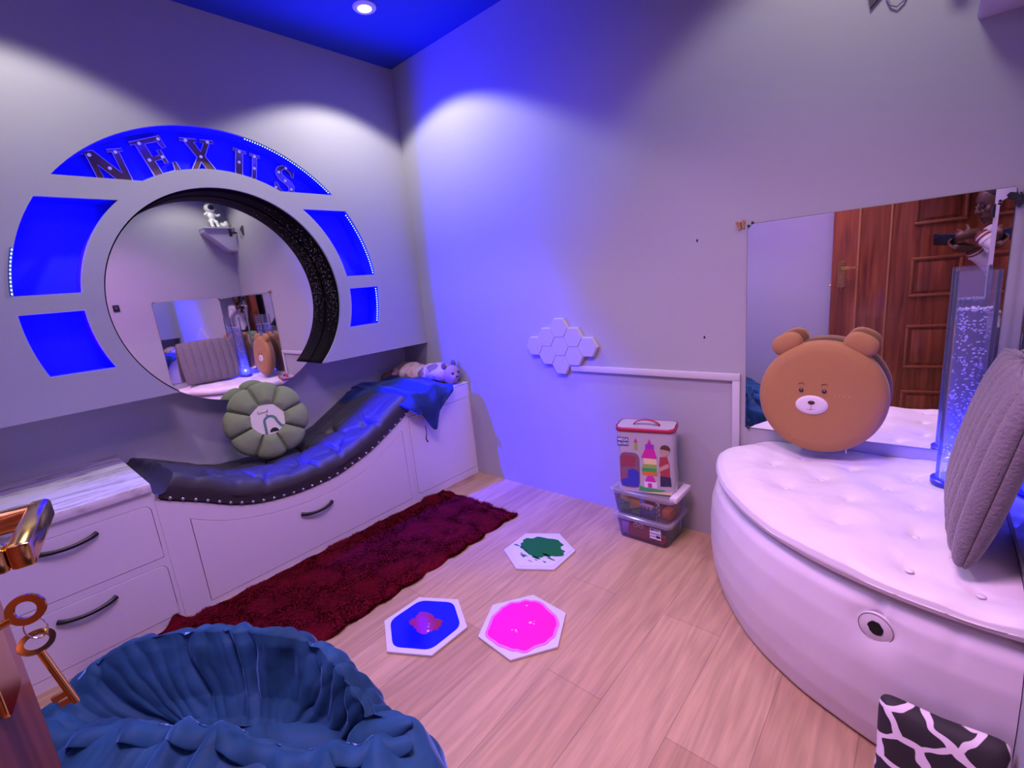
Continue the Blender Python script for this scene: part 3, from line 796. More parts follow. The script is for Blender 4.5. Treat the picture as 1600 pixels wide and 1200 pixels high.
for c in ((0.356, -0.066, 0.716), (0.357, -0.114, 0.714)): ball('eye', c, 0.0085, M_black, hd)
ball('nose', (0.376, -0.094, 0.692), (0.007, 0.010, 0.007), M_black, hd)

# ------------------------------------------------------------------ red fluffy rug
M_rug = mat('wine_red_fur', (0.105, 0.0015, 0.009), 0.9, spec=0.1, var=0.4, vscale=25)
t = thing('fur_rug', (0.69, -1.2, 0), 'long wine red faux fur rug lying in front of the white bench', 'rug')
RX0, RX1, RY0, RY1 = 0.394, 0.985, -2.10, -0.345
def rugscale(x, y):
    e = min(x-RX0, RX1-x, y-RY0, RY1-y)
    return e
def rug(u, v):
    x = RX0+(RX1-RX0)*u; y = RY0+(RY1-RY0)*v
    sx = 0.014*abs(sin(y*27+sin(y*7)))*(1 if abs(u-0.5) > 0.45 else 0) if u in (0, 1) else 0
    if u < 0.06: x -= 0.012*abs(sin(y*24))*(1-u/0.06) 
    if u > 0.94: x += 0.016*abs(sin(y*24+1))*((u-0.94)/0.06)
    if v > 0.97: y += 0.014*abs(sin(x*30))
    e = min(u*(RX1-RX0), (1-u)*(RX1-RX0), v*(RY1-RY0), (1-v)*(RY1-RY0))
    z = 0.024*(1-exp(-e/0.012)) + 0.006*fbm(x*9, y*9) + 0.003
    if y > -1.85 and y < -1.72 and u < 0.04: z += 0.05*exp(-((y+1.775)/0.03)**2)
    return (x, y, max(z, 0.002))
ro = grid('backing', 70, 200, rug, M_rug, t)
# fur blades
rg = random.Random(11); V = []; F = []
for i in range(52000):
    u, v = rg.random(), rg.random()
    if rg.random() < 0.12: u = rg.choice((0, 1)) * 1.0 + rg.uniform(-0.01, 0.01); u = min(1, max(0, u))
    p = Vector(rug(u, v))
    a = fbm(p.x*5, p.y*5, 4)*5 + rg.uniform(-0.7, 0.7); ln = rg.uniform(0.010, 0.022)
    d = Vector((cos(a), sin(a), 0)); s = Vector((-sin(a), cos(a), 0))*0.0016
    k = len(V)
    V += [p-s, p+s, p + d*ln*0.75 + Vector((0, 0, ln*0.55))]
    F.append((k, k+1, k+2))
me = bpy.data.meshes.new('fur'); me.from_pydata([tuple(x) for x in V], [], F); me.update()
fo = meshobj('fur', me, M_rug, t); fo['kind'] = 'stuff'

# ------------------------------------------------------------------ sensory floor tiles
def blobshape(c, r, seed, n=72, rough=0.25, sq=(1, 1)):
    L = []
    for i in range(n):
        a = 2*pi*i/n; q = r*(1+rough*fbm(cos(a)*1.3+seed, sin(a)*1.3, seed)*1.2 + rough*0.35*fbm(cos(a)*4+seed, sin(a)*4, seed))
        L.append((c[0]+sq[0]*q*cos(a), c[1]+sq[1]*q*sin(a)))
    return L
M_tile = mat('tile_lilac_vinyl', (0.62, 0.60, 0.78), 0.35)
M_gelblue = mat('gel_blue', (0.004, 0.006, 0.85), 0.12, spec=0.6); M_gelred = mat('gel_crimson', (0.26, 0.012, 0.055), 0.15, spec=0.6)
M_gelpink = mat('gel_magenta', (0.90, 0.006, 0.42), 0.15, spec=0.6); M_gelgreen = mat('gel_green', (0.006, 0.15, 0.014), 0.45, spec=0.2)
M_gelpale = mat('gel_pale', (0.66, 0.64, 0.78), 0.2)
def hexa(r, rot): return [(r*cos(rot+q*pi/3), r*sin(rot+q*pi/3)) for q in range(6)]
for nm, (x, y), rot, lab in (('blue', (1.251, -1.177), radians(29), 'hexagonal liquid floor tile with blue gel and a crimson blob'),
                             ('pink', (1.565, -0.967), radians(-5), 'hexagonal liquid floor tile filled with hot pink gel'),
                             ('green', (1.316, -0.547), radians(31), 'hexagonal liquid floor tile with dark green gel on white')):
    t = thing('liquid_floor_tile', (x, y, 0), lab, 'floor tile', 'hexagonal liquid tiles on the floor', (0, 0, rot))
    plate('mat', hexa(0.168, 0), 0.010, Matrix.Translation((0, 0, 0.0055)), M_tile, t, 0.0015, local=True)
    Tz = lambda z: Matrix.Translation((0, 0, z)) @ Matrix.Rotation(-rot, 4, 'Z')
    if nm == 'blue':
        inn = hexa(0.144, 0); rr = []
        for i, p in enumerate(inn):
            q = Vector(inn[i-1]); n_ = Vector(inn[(i+1) % 6]); p = Vector(p)
            a_ = p + (q-p).normalized()*0.03; c_ = p + (n_-p).normalized()*0.03
            for s in range(6):
                tt = s/5; w2 = a_*(1-tt)**2 + p*2*tt*(1-tt) + c_*tt*tt; rr.append(tuple(w2))
        plate('gel', rr, 0.002, Matrix.Translation((0, 0, 0.0112)), M_gelblue, t, 0.0006, local=True)
        plate('gel_blob', blobshape((0.005, 0.005), 0.060, 3.3, rough=0.30, sq=(1.15, 0.80)), 0.0008, Tz(0.0128), M_gelred, t, local=True)
        for bx, by, br in ((0.045, -0.02, 0.005), (0.028, -0.005, 0.0028), (0.018, 0.006, 0.0022)):
            lathe('bubble', [(0, 0.0012), (br*0.7, 0.0009), (br, 0)], M_gelpale, t, 12, Tz(0.0134) @ Matrix.Translation((bx, by, 0)), local=True)
    elif nm == 'pink':
        plate('gel_fringe', blobshape((0, 0), 0.132, 1.7, rough=0.10), 0.0014, Tz(0.0114), mat('gel_pink_fringe', (0.72, 0.18, 0.66), 0.2), t, local=True)
        plate('gel', blobshape((0, 0), 0.121, 1.7, rough=0.12), 0.001, Tz(0.0127), M_gelpink, t, local=True)
        for bx, by, br in ((0.02, 0.02, 0.006), (0.035, 0.022, 0.003), (0.0, -0.04, 0.004), (0.008, -0.045, 0.003), (-0.012, -0.047, 0.003), (-0.05, 0.085, 0.004), (0.028, 0.034, 0.002)):
            lathe('bubble', [(0, 0.0012), (br*0.7, 0.0009), (br, 0)], mat('gel_bubble_pink', (0.9, 0.45, 0.8), 0.15), t, 12, Tz(0.0133) @ Matrix.Translation((bx, by, 0)), local=True)
    else:
        plate('gel_base', hexa(0.150, 0), 0.0016, Matrix.Translation((0, 0, 0.0113)), M_gelpale, t, local=True)
        plate('gel', blobshape((-0.005, 0.028), 0.102, 5.1, rough=0.26, sq=(1.12, 0.70)), 0.0008, Tz(0.0126), M_gelgreen, t, local=True)
        for k in range(16):
            a_ = radians(rg.uniform(195, 350)); q = rg.uniform(0.06, 0.125)
            plate('gel_streak', blobshape((q*cos(a_), q*sin(a_)*0.8), rg.uniform(0.004, 0.010), k*2.3, 24, 0.6, (2.0, 0.5)), 0.0008, Tz(0.0126), M_gelgreen, t, local=True)
# ------------------------------------------------------------------ quarter-round sofa in the right corner
t = thing('corner_sofa', (W, 0, 0), 'quarter round white tufted sofa filling the right corner below the mirrors', 'sofa')
EPS = 0.0015
def sofa_r(th, r):
    return r - 0.10*exp(-(th/0.11)**2)*min(1, r/0.8) if r > 0.4 else r
bprof = [(0.795, 0.0), (0.815, 0.012), (0.832, 0.08), (0.842, 0.16), (0.844, 0.25), (0.838, 0.33), (0.824, 0.39), (0.800, 0.425), (0.770, 0.434)]
HT, HZ = radians(73.2), 0.352
def sofa_base(u, v):
    th = 0.002 + (pi/2-0.002)*u
    i = v*(len(bprof)-1); k = min(int(i), len(bprof)-2); f = i-k
    r = bprof[k][0]*(1-f)+bprof[k+1][0]*f; z = bprof[k][1]*(1-f)+bprof[k+1][1]*f
    # puckers under the seam and around the vent
    d2 = ((th-HT)*0.84)**2
    r -= 0.020*exp(-(d2+(z-HZ)**2)/0.045**2) + 0.006*exp(-d2/0.012**2)*exp(-((z-0.40)/0.05)**2) - 0.004*exp(-((th-HT-0.02)*0.84)**2/0.01**2)*exp(-((z-0.40)/0.05)**2)
    for a_ in (0.42, 0.70, 1.45): r -= 0.006*exp(-((th-a_)/0.018)**2)*max(0, (z-0.33)/0.1)
    r += 0.004*fbm(th*4, z*3, 9)
    return (W-EPS-r*cos(th), -EPS-r*sin(th), z)
grid('base', 220, 60, sofa_base, M_whitefab, t)
buttons = [(2.297, -0.379), (2.471, -0.393), (2.634, -0.358), (2.462, -0.561), (2.632, -0.535), (2.624, -0.714), (2.745, -0.745), (2.451, -0.135), (2.62, -0.135), (2.22, -0.20), (2.30, -0.10), (2.38, -0.26), (2.55, -0.25)]
lprof = [(0.770, 0.437), (0.806, 0.438), (0.822, 0.448), (0.826, 0.462), (0.820, 0.478), (0.804, 0.491)]
def seat(u, v):
    th = 0.002 + (pi/2-0.002)*u
    if v < 0.2:
        i = v/0.2*(len(lprof)-1); k = min(int(i), len(lprof)-2); f = i-k
        r = lprof[k][0]*(1-f)+lprof[k+1][0]*f; z = lprof[k][1]*(1-f)+lprof[k+1][1]*f
        r2 = sofa_r(th, r)
    else:
        s = (v-0.2)/0.8
        r = 0.804*(1-s); r2 = sofa_r(th, 0.804)*(1-s); z = 0.491+0.018*(1-exp(-s/0.05))
    x = W-EPS-r2*cos(th); y = -EPS-r2*sin(th)
    if v > 0.12:
        for bx, by in buttons:
            q = (x-bx)**2+(y-by)**2
            if q < 0.04: z -= 0.009*exp(-q/0.018**2) + 0.019*exp(-q/0.070**2)
        z += 0.006*fbm(x*5, y*5, 5) + 0.003*fbm(x*13, y*11, 2)
    return (x, y, z)
grid('seat_cushion', 200, 170, seat, M_whitefab, t)
for bx, by in buttons:
    ball('button', (bx, by, 0.4815), (0.009, 0.009, 0.0035), M_whitefab, t, 2)
c = Vector((W-EPS-0.823*cos(HT), -EPS-0.823*sin(HT), HZ)); nr = Vector((-cos(HT), -sin(HT), 0.02)).normalized()
ux = Vector((0, 0, 1)).cross(nr).normalized(); uy = nr.cross(ux)
VM = Matrix(((ux.x, uy.x, nr.x, c.x), (ux.y, uy.y, nr.y, c.y), (ux.z, uy.z, nr.z, c.z), (0, 0, 0, 1)))
vent = lathe('vent_ring', [(0.0, 0.0045), (0.034, 0.0045), (0.0365, 0.003), (0.0365, -0.006)], M_whitefab, t, 40, VM)
lathe('vent_edge', [(0.0352, 0.0052), (0.0364, 0.0052), (0.0364, 0.003), (0.0352, 0.003)], mat('grey_thread', (0.25, 0.22, 0.26), 0.7), t, 40, VM, close=True)
plate('vent_hole', blobshape((0, 0), 0.0165, 2.2, 24, 0.2, (0.95, 1.05)), 0.0012, VM @ Matrix.Translation((0, 0, 0.0054)), M_blackhole, t)

# ------------------------------------------------------------------ round bear cushion leaning on the mirror
M_bear = mat('caramel_velour', (0.40, 0.185, 0.070), 0.8, bump=0.06, bscale=200, sheen=0.35, sheen_tint=(1, 0.75, 0.5))
M_bearside = mat('caramel_side', (0.24, 0.12, 0.06), 0.85, sheen=0.2)
M_muz = mat('pale_muzzle', (0.74, 0.64, 0.70), 0.8); M_brown = mat('dark_brown_felt', (0.045, 0.012, 0.012), 0.5)
M_blush = mat('blush_stitch', (0.60, 0.28, 0.14), 0.8)
t = thing('bear_cushion', (2.338, -0.082, 0.732), 'round brown bear face cushion leaning against the mirror on the white sofa', 'cushion', rot=(radians(86), 0, radians(0)))
# local: x right, y up, z towards the room
RB = 0.200
rimp = [(0.0, 0.040), (0.10, 0.040), (0.16, 0.038), (0.185, 0.033), (0.196, 0.022), (0.2, 0.008)]
SQ = Matrix.Diagonal((1.0, 1.03, 1, 1))
lathe('face_pad', rimp, M_bear, t, 96, SQ, local=True, smooth=80)
lathe('side_band', [(0.2, 0.0079), (0.2005, -0.004), (0.2005, -0.024), (0.194, -0.036), (0.17, -0.040), (0.0, -0.040)], M_bearside, t, 96, SQ, local=True, smooth=80)
for sx in (-1, 1):
    bm = bmesh.new(); bm_ball(bm, (0, 0, 0), (0.052, 0.040, 0.026), 3)
    for v_ in bm.verts:
        v_.co.x = math.copysign(abs(v_.co.x/0.052)**0.75*0.052, v_.co.x); v_.co.z = math.copysign(abs(v_.co.z/0.026)**0.6*0.026, v_.co.z)
    bmesh.ops.transform(bm, matrix=Matrix.Translation((sx*0.112 - 0.002, 0.192, 0.0)) @ Matrix.Rotation(radians(-sx*28), 4, 'Z'), verts=bm.verts)
    frombm('ear', bm, M_bear, t, True, 180)
zf = 0.0405
def disc(name, c, r, m, h=0.004, sq=(1, 1)):
    return lathe(name, [(0, h), (r*0.7, h*0.9), (r*0.94, h*0.5), (r, -0.001)], m, t, 32, Matrix.Translation((c[0], c[1], zf)) @ Matrix.Diagonal((*sq, 1, 1)), local=True, smooth=80)
disc('muzzle', (-0.020, -0.026), 0.051, M_muz, 0.006, (1, 0.70))
zf = 0.046
disc('nose', (-0.020, -0.016), 0.0115, M_brown, 0.004, (1, 0.62))
tube('mouth', [(-0.020, -0.022, zf), (-0.0205, -0.042, zf)], 0.0009, M_brown, t, 6, local=True)
tube('mouth', [(-0.039, -0.0415, zf-0.001), (-0.02, -0.0425, zf), (-0.004, -0.0385, zf-0.001)], 0.0009, M_brown, t, 6, local=True)
zf = 0.0405
for sx in (-0.0545, 0.0165):
    disc('eye', (sx, 0.027), 0.0075, M_brown, 0.004)
    ball('eye_glint', (sx+0.001, 0.030, 0.0448), 0.0017, M_muz, t, 1, local=True)
    tube('eyebrow', [(sx-0.010+0.020*i/8 + 0.0, 0.048 + 0.006*sin(pi*i/8), 0.0405) for i in range(9)], 0.0008, M_brown, t, 6, local=True)
for bx in (-0.106, -0.095, -0.084, 0.047, 0.060, 0.073, 0.088):
    tube('blush', [(bx, 0.008, 0.0402), (bx+0.005, 0.018, 0.0402)], 0.0008, M_blush, t, 6, local=True)
plate('tag', [[(0.085, -0.205), (0.089, -0.205), (0.089, -0.18), (0.085, -0.18)]], 0.001, Matrix.Translation((0, 0.0, -0.01)), M_muz, t, local=True)

# ------------------------------------------------------------------ bubble tube
TX, TY, TZ0 = 2.715, -0.165, 0.505
M_acr = clearmat('clear_acrylic', (0.975, 0.975, 1.0), rough=0.03, haze=(0.7, 0.7, 1.0), hazefac=0.06, ior=1.2)
M_water = clearmat('blue_lit_water', (0.93, 0.93, 1.0), rough=0.02, haze=(0.6, 0.6, 1.0), hazefac=0.14, ior=1.15)
M_bub = mat('air_bubble', (0.75, 0.75, 0.98), 0.15, spec=1.0)
t = thing('bubble_tube', (TX, TY, TZ0), 'tall clear bubble tube lit blue, standing on the sofa in the mirrored corner', 'bubble tube')
TT = Matrix.Translation((TX, TY, 0)) 
lathe('base', [(0.0, TZ0), (0.060, TZ0), (0.060, TZ0+0.014), (0.051, TZ0+0.018), (0.0, TZ0+0.018)], mat('blue_base_ring', (0.02, 0.03, 0.5), 0.3), t, 40, TT)
lathe('led_disc', [(0.0, TZ0+0.021), (0.034, TZ0+0.021), (0.034, TZ0+0.0185), (0.0, TZ0+0.0185)], emat('blue_led_disc', (0.06, 0.07, 1.0), 1.6), t, 24, TT)
lathe('tube_wall', [(0.0485, TZ0+0.019), (0.0485, 1.155), (0.0455, 1.155), (0.0455, TZ0+0.019)], M_acr, t, 48, TT, close=True)
lathe('water', [(0.0, TZ0+0.022), (0.0448, TZ0+0.022), (0.0448, 1.049), (0.0, 1.049)], M_water, t, 48, TT, smooth=30)
bm = bmesh.new(); rg = random.Random(5)
for i in range(420):
    a = rg.uniform(0, 2*pi); cl = rg.random()
    r = 0.041*sqrt(rg.random()); z = rg.uniform(TZ0+0.03, 1.045)
    if cl < 0.5:
        a0 = rg.choice((0.6, 2.2, 3.9, 5.2)); r = 0.026+rg.gauss(0, 0.006); a = a0+rg.gauss(0, 0.25)+z*1.5
    r = min(r, 0.041)
    s = rg.uniform(0.0011, 0.0034)
    bm_ball(bm, (TX+r*cos(a), TY+r*sin(a), z), (s*rg.uniform(1, 1.5), s*rg.uniform(1, 1.4), s), 1)
for i in range(110):
    a = rg.uniform(0, 2*pi); r = 0.043*sqrt(rg.random())
    bm_ball(bm, (TX+r*cos(a), TY+r*sin(a), 1.047+rg.uniform(-0.003, 0.003)), rg.uniform(0.0015, 0.0035), 1)
bo = frombm('bubbles', bm, M_bub, t, smooth=180); bo['kind'] = 'stuff'
l = spot('bubble_tube_led', (TX, TY, TZ0+0.024), (TX, TY, 2), 14.0, (0.04, 0.045, 1.0), 60, 0.4, 0.0)
l2 = bpy.data.lights.new('bubble_tube_glow', 'POINT'); l2.energy = 2.5; l2.color = (0.04, 0.045, 1.0); l2.shadow_soft_size = 0.0
o = bpy.data.objects.new('bubble_tube_glow', l2); COL.objects.link(o); o.location = (TX, TY, 0.565)
# toy fish floating in the tube
M_fin = mat('fish_white', (0.35, 0.36, 0.36), 0.5)
t = thing('toy_fish', (TX+0.012, TY-0.012, 0.665), 'small white and green plastic fish inside the bubble tube', 'toy fish', rot=(0, radians(-20), radians(-35)))
ball('body', (0, 0, 0), (0.020, 0.008, 0.011), mat('fish_green', (0.08, 0.40, 0.12), 0.5), t, 2, local=True)
plate('tail', [[(0.016, 0.0), (0.032, 0.020), (0.027, 0.0), (0.032, -0.016)]], 0.002, Matrix.Rotation(radians(90), 4, 'X'), M_fin, t, local=True)
plate('fin', [[(-0.010, 0.009), (0.008, 0.009), (0.010, 0.034), (0.002, 0.036)]], 0.002, Matrix.Rotation(radians(90), 4, 'X'), M_fin, t, local=True)
ball('eye', (-0.013, -0.006, 0.004), 0.002, M_black, t, 1, local=True)

# ------------------------------------------------------------------ grey ribbed fur pillow against the right mirror
M_fur = mat('mauve_grey_fur', (0.20, 0.165, 0.20), 0.95, bump=0.5, bscale=140, var=0.15, vscale=40, sheen=0.4, sheen_tint=(0.8, 0.7, 0.85))
nrm = Vector((-0.982, 0.0, 0.19)).normalized()
xx = Vector((0, -1, 0)); yy_ = nrm.cross(xx)
PM = Matrix(((xx.x, yy_.x, nrm.x, 2.751), (xx.y, yy_.y, nrm.y, -0.475), (xx.z, yy_.z, nrm.z, 0.736), (0, 0, 0, 1)))
t = thing('fur_pillow', PM.to_translation(), 'large mauve grey ribbed fur pillow standing on the sofa against the right mirror', 'pillow', rot=PM.to_euler())
PWX, PWY, PTH = 0.265, 0.222, 0.044
_n = 720; _loop = []
for i in range(_n):
    a = 2*pi*i/_n
    _loop.append((PWX*math.copysign(abs(cos(a))**0.62, cos(a)), PTH*math.copysign(abs(sin(a))**0.75, sin(a))))
_len = [0.0]
for i in range(_n): _len.append(_len[-1]+hypot(_loop[(i+1) % _n][0]-_loop[i][0], _loop[(i+1) % _n][1]-_loop[i][1]))
NR = 16
def pil(u, v):
    # rolls run upright all the way round the pillow
    s = u*_len[-1]; lo, hi = 0, _n
    while hi-lo > 1:
        m_ = (lo+hi)//2
        if _len[m_] <= s: lo = m_
        else: hi = m_
    f = (s-_len[lo])/max(1e-9, _len[lo+1]-_len[lo]); A = _loop[lo]; B = _loop[(lo+1) % _n]
    x, z = A[0]*(1-f)+B[0]*f, A[1]*(1-f)+B[1]*f
    ph = pi*v-pi/2
    y = PWY*math.copysign(abs(sin(ph))**0.8, sin(ph)); k = abs(cos(ph))**0.75
    rib = abs(sin(pi*NR*u))**0.6-0.6
    nl = hypot(x/PWX**2, z/PTH**2) or 1
    nx, nz = x/PWX**2/nl, z/PTH**2/nl
    kx = 0.93+0.07*k
    return (x*kx*(0.02+0.98*min(1, k*2.2)) + nx*0.013*rib*k, y*(1+0.02*rib), z*k + nz*0.013*rib*k)
po = grid('cover', 440, 80, pil, M_fur, t, wrap_u=True, local=True)
me0 = po.data; nv = len(me0.polygons); rg = random.Random(9); V = []; F = []
for i in range(42000):
    p = me0.polygons[rg.randrange(nv)]
    if p.area < 1e-7: continue
    vs = [me0.vertices[q].co for q in p.vertices]; a, b_ = rg.random(), rg.random()
    c = (vs[0]*(1-a)+vs[1]*a)*(1-b_) + (vs[3]*(1-a)+vs[2]*a)*b_
    n_ = p.normal; 
    d = (n_ + 0.9*Vector((fbm(c.x*12, c.y*12, 1)*2, fbm(c.x*12, c.y*12, 6)*2-0.4, 0)) + 0.4*Vector((rg.uniform(-1, 1), rg.uniform(-1, 1), rg.uniform(-1, 1)))).normalized()
    s = d.cross(Vector((rg.uniform(-1, 1), rg.uniform(-1, 1), rg.uniform(-1, 1)))).normalized()*0.0009
    k = len(V); V += [c-s, c+s, c+d*rg.uniform(0.006, 0.012)]; F.append((k, k+1, k+2))
me = bpy.data.meshes.new('fur'); me.from_pydata([tuple(x) for x in V], [], F); me.update()
fo = meshobj('fur', me, M_fur, t, True); fo['kind'] = 'stuff'

# ------------------------------------------------------------------ giraffe print cushion on the floor
M_gir = bpy.data.materials.new('giraffe_print'); M_gir.use_nodes = True
nt = M_gir.node_tree; b = nt.nodes['Principled BSDF']; b.inputs['Roughness'].default_value = 0.7
tc = nt.nodes.new('ShaderNodeTexCoord'); mp = nt.nodes.new('ShaderNodeMapping'); mp.inputs['Scale'].default_value = (13.5, 18, 1); mp.inputs['Rotation'].default_value = (0, 0, 0.35)
nt.links.new(tc.outputs['Object'], mp.inputs[0])
nz = nt.nodes.new('ShaderNodeTexNoise'); nz.inputs['Scale'].default_value = 1.3; nz.inputs['Detail'].default_value = 1
nt.links.new(mp.outputs[0], nz.inputs['Vector'])
ad = nt.nodes.new('ShaderNodeVectorMath'); ad.operation = 'MULTIPLY_ADD'; ad.inputs[1].default_value = (0.5, 0.5, 0); 
nt.links.new(nz.outputs['Color'], ad.inputs[0]); nt.links.new(mp.outputs[0], ad.inputs[2])
vo = nt.nodes.new('ShaderNodeTexVoronoi'); vo.voronoi_dimensions = '2D'; vo.feature = 'DISTANCE_TO_EDGE'; vo.inputs['Scale'].default_value = 1.0; vo.inputs['Randomness'].default_value = 0.85
nt.links.new(ad.outputs[0], vo.inputs['Vector'])
cr = nt.nodes.new('ShaderNodeValToRGB'); e = cr.color_ramp.elements; cr.color_ramp.interpolation = 'LINEAR'
e[0].position = 0.085; e[0].color = (0.78, 0.66, 0.76, 1); e[1].position = 0.10; e[1].color = (0.022, 0.016, 0.022, 1)
nt.links.new(vo.outputs['Distance'], cr.inputs[0]); nt.links.new(cr.outputs[0], b.inputs['Base Color'])
nrm = Vector((-0.02, -0.93, 0.36)).normalized(); xx = Vector((1, -0.02, 0)); xx = (xx-nrm*xx.dot(nrm)).normalized(); yy_ = nrm.cross(xx)
GC = Vector((2.697, -0.925, 0.124))
GM = Matrix(((xx.x, yy_.x, nrm.x, GC.x), (xx.y, yy_.y, nrm.y, GC.y), (xx.z, yy_.z, nrm.z, GC.z), (0, 0, 0, 1)))
t = thing('print_cushion', GC, 'black and white giraffe print cushion propped on the floor against the white sofa', 'cushion', rot=GM.to_euler())
def gir(u, v):
    a = 2*pi*u; ph = pi*v - pi/2
    cx_ = math.copysign(abs(cos(a))**0.18, cos(a)); sy_ = math.copysign(abs(sin(a))**0.18, sin(a))
    k = abs(cos(ph))**0.25
    x = 0.108*cx_*k; y = 0.136*sy_*k
    return (x*(1-0.05*(1-abs(sy_*k))), y*(1-0.05*(1-abs(cx_*k))), 0.034*math.copysign(abs(sin(ph))**1.2, sin(ph)))
grid('cover', 120, 50, gir, M_gir, t, wrap_u=True, local=True)

# ------------------------------------------------------------------ storage boxes, toys and the block bag
M_clear = clearmat('clear_box_plastic', (0.90, 0.88, 0.95), rough=0.12, haze=(0.75, 0.70, 0.85), hazefac=0.14)
M_lid = clearmat('clear_lid_plastic', (0.88, 0.86, 0.95), rough=0.15, haze=(0.75, 0.70, 0.88), hazefac=0.45)
M_latch = mat('white_latch', (0.72, 0.66, 0.74), 0.35)
def storage(label, x0, x1, y0, y1, z0, z1, loose):
    t = thing('storage_box', ((x0+x1)/2, (y0+y1)/2, z0), label, 'storage box')
    bm = bmesh.new(); tp = 0.012
    def ring(z, k): return [bm.verts.new((px, py, z)) for px, py in rrect(x0+k, y0+k, x1-k, y1-k, 0.022, 5)]
    def bridge(a, b):
        for i in range(len(a)): bm.faces.new((a[i], a[(i+1) % len(a)], b[(i+1) % len(a)], b[i]))
    r0 = ring(z0+0.001, tp); r1 = ring(z1-0.014, 0.0); bm.faces.new(r0)
    bridge(r0, r1)
    frombm('bin', bm, M_clear, t, smooth=40)
    e = 0.016
    bm = bmesh.new()
    def ring2(z, k): return [bm.verts.new((px, py, z)) for px, py in rrect(x0-e+k, y0-e*0.8+k, x1+e-k, y1+e*0.6-k, 0.028, 5)]
    a = ring2(z1-0.017, 0.0); b_ = ring2(z1-0.004, 0.0); c_ = ring2(z1, 0.006); d_ = ring2(z1-0.003, 0.022)
    bridge(a, b_); bridge(b_, c_); bridge(c_, d_); bm.faces.new(d_)
    frombm('lid', bm, M_lid, t, smooth=30)
    return t
b1 = storage('lower clear plastic storage box of toys standing on the floor, with a white sticker', 1.548, 1.808, -0.232, -0.030, 0.0, 0.126, 0)
b2 = storage('upper clear plastic storage box of toys, under the toy block bag', 1.535, 1.822, -0.232, -0.030, 0.127, 0.252, 0)
box('latch', (1.815, -0.225, 0.236), (1.850, -0.055, 0.262), M_latch, b2, 0.006)
sy = -0.2255
box('sticker', (1.722, sy-0.0012, 0.040), (1.775, sy+0.0, 0.092), mat('white_sticker', (0.75, 0.72, 0.78), 0.5), b1, mtx=Matrix.Translation((0, -0.0035, 0)))
M_ink = mat('dark_ink', (0.02, 0.02, 0.06), 0.6)
for a0, a1, c0, c1 in ((1.725, 1.741, 0.083, 0.089), (1.744, 1.765, 0.085, 0.0875), (1.725, 1.772, 0.0665, 0.0690), (1.752, 1.772, 0.049, 0.060), (1.727, 1.747, 0.052, 0.054)):
    box('sticker_print', (a0, sy-0.0060, c0), (a1, sy-0.0048, c1), M_ink, b1)
def tc_(n, c): return mat('toy_'+n, c, 0.35)
TY_, TG_, TR_, TB_, TO_, TP_, TK_, TW_ = (tc_('yellow', (0.80, 0.48, 0.02)), tc_('green', (0.05, 0.42, 0.10)), tc_('red', (0.55, 0.03, 0.04)), tc_('blue', (0.03, 0.09, 0.50)),
    tc_('orange', (0.72, 0.20, 0.04)), tc_('purple', (0.22, 0.08, 0.45)), tc_('dark', (0.05, 0.05, 0.07)), tc_('white', (0.75, 0.72, 0.74)))
def toybrick(m, c, sx, sy_, sz, rz, label, studs=(2, 1), rx=0):
    t = thing('toy_brick', c, label, 'toy brick', 'toy bricks in the clear boxes', (rx, 0, rz))
    box('block', (-sx/2, -sy_/2, 0.0), (sx/2, sy_/2, sz), m, t, 0.003, local=True)
    for i in range(studs[0]):
        for j in range(studs[1]):
            lathe('stud', [(0.0, sz+0.007), (0.007, sz+0.007), (0.008, sz+0.006), (0.008, sz-0.001)], m, t, 14,
                  Matrix.Translation(((i-(studs[0]-1)/2)*sx/studs[0], (j-(studs[1]-1)/2)*sy_/studs[1], 0)), local=True)
    return t
zb = 0.131
toybrick(TG_, (1.585, -0.185, zb), 0.050, 0.035, 0.028, 0.3, 'green toy brick low at the left of the upper box')
toybrick(TY_, (1.585, -0.17, zb+0.045), 0.060, 0.040, 0.020, -0.3, 'flat yellow toy brick on the left of the upper box')
toybrick(TY_, (1.632, -0.190, zb+0.022), 0.048, 0.030, 0.040, 0.5, 'tall yellow toy brick left of centre in the upper box')
toybrick(TG_, (1.645, -0.198, zb-0.001), 0.040, 0.025, 0.020, 0.05, 'bright green toy brick under the tall yellow one')
toybrick(TO_, (1.785, -0.14, zb), 0.040, 0.10, 0.040, 0.0, 'orange toy brick at the right end of the upper box', (1, 3))
toybrick(TR_, (1.70, -0.10, zb), 0.10, 0.07, 0.045, 0.1, 'red toy brick at the back of the upper box', (3, 2))
# toy car
t = thing('toy_car', (1.695, -0.188, zb), 'blue toy car with red and white stripes inside the upper clear box', 'toy car', rot=(0, 0, radians(-6)))
box('body', (-0.045, -0.018, 0.006), (0.045, 0.018, 0.030), TB_, t, 0.009, 3, True)
box('cabin', (-0.036, -0.014, 0.0305), (0.028, 0.014, 0.048), TW_, t, 0.007, 3, True)
for sx in (-0.022, -0.004, 0.014): box('stripe', (sx-0.004, -0.0148, 0.034), (sx+0.004, -0.0141, 0.047), TR_, t, local=True)
for sx in (-0.028, 0.028):
    lathe('wheel', [(0, 0.004), (0.009, 0.004), (0.009, -0.004), (0, -0.004)], TK_, t, 16, Matrix.Translation((sx, -0.019, 0.0095)) @ Matrix.Rotation(pi/2, 4, 'X'), local=True)
t = thing('toy_ladder', (1.748, -0.20, zb), 'black and white chequered toy strip upright in the upper clear box', 'toy')
for k in range(6): box('square', (-0.007 if k % 2 else 0.0+0.0005, -0.002, k*0.012), (0.0 if k % 2 else 0.0075, 0.002, k*0.012+0.011), TK_, t, local=True)
box('strip', (-0.009, 0.0022, 0.0), (0.009, 0.004, 0.075), TW_, t, local=True)
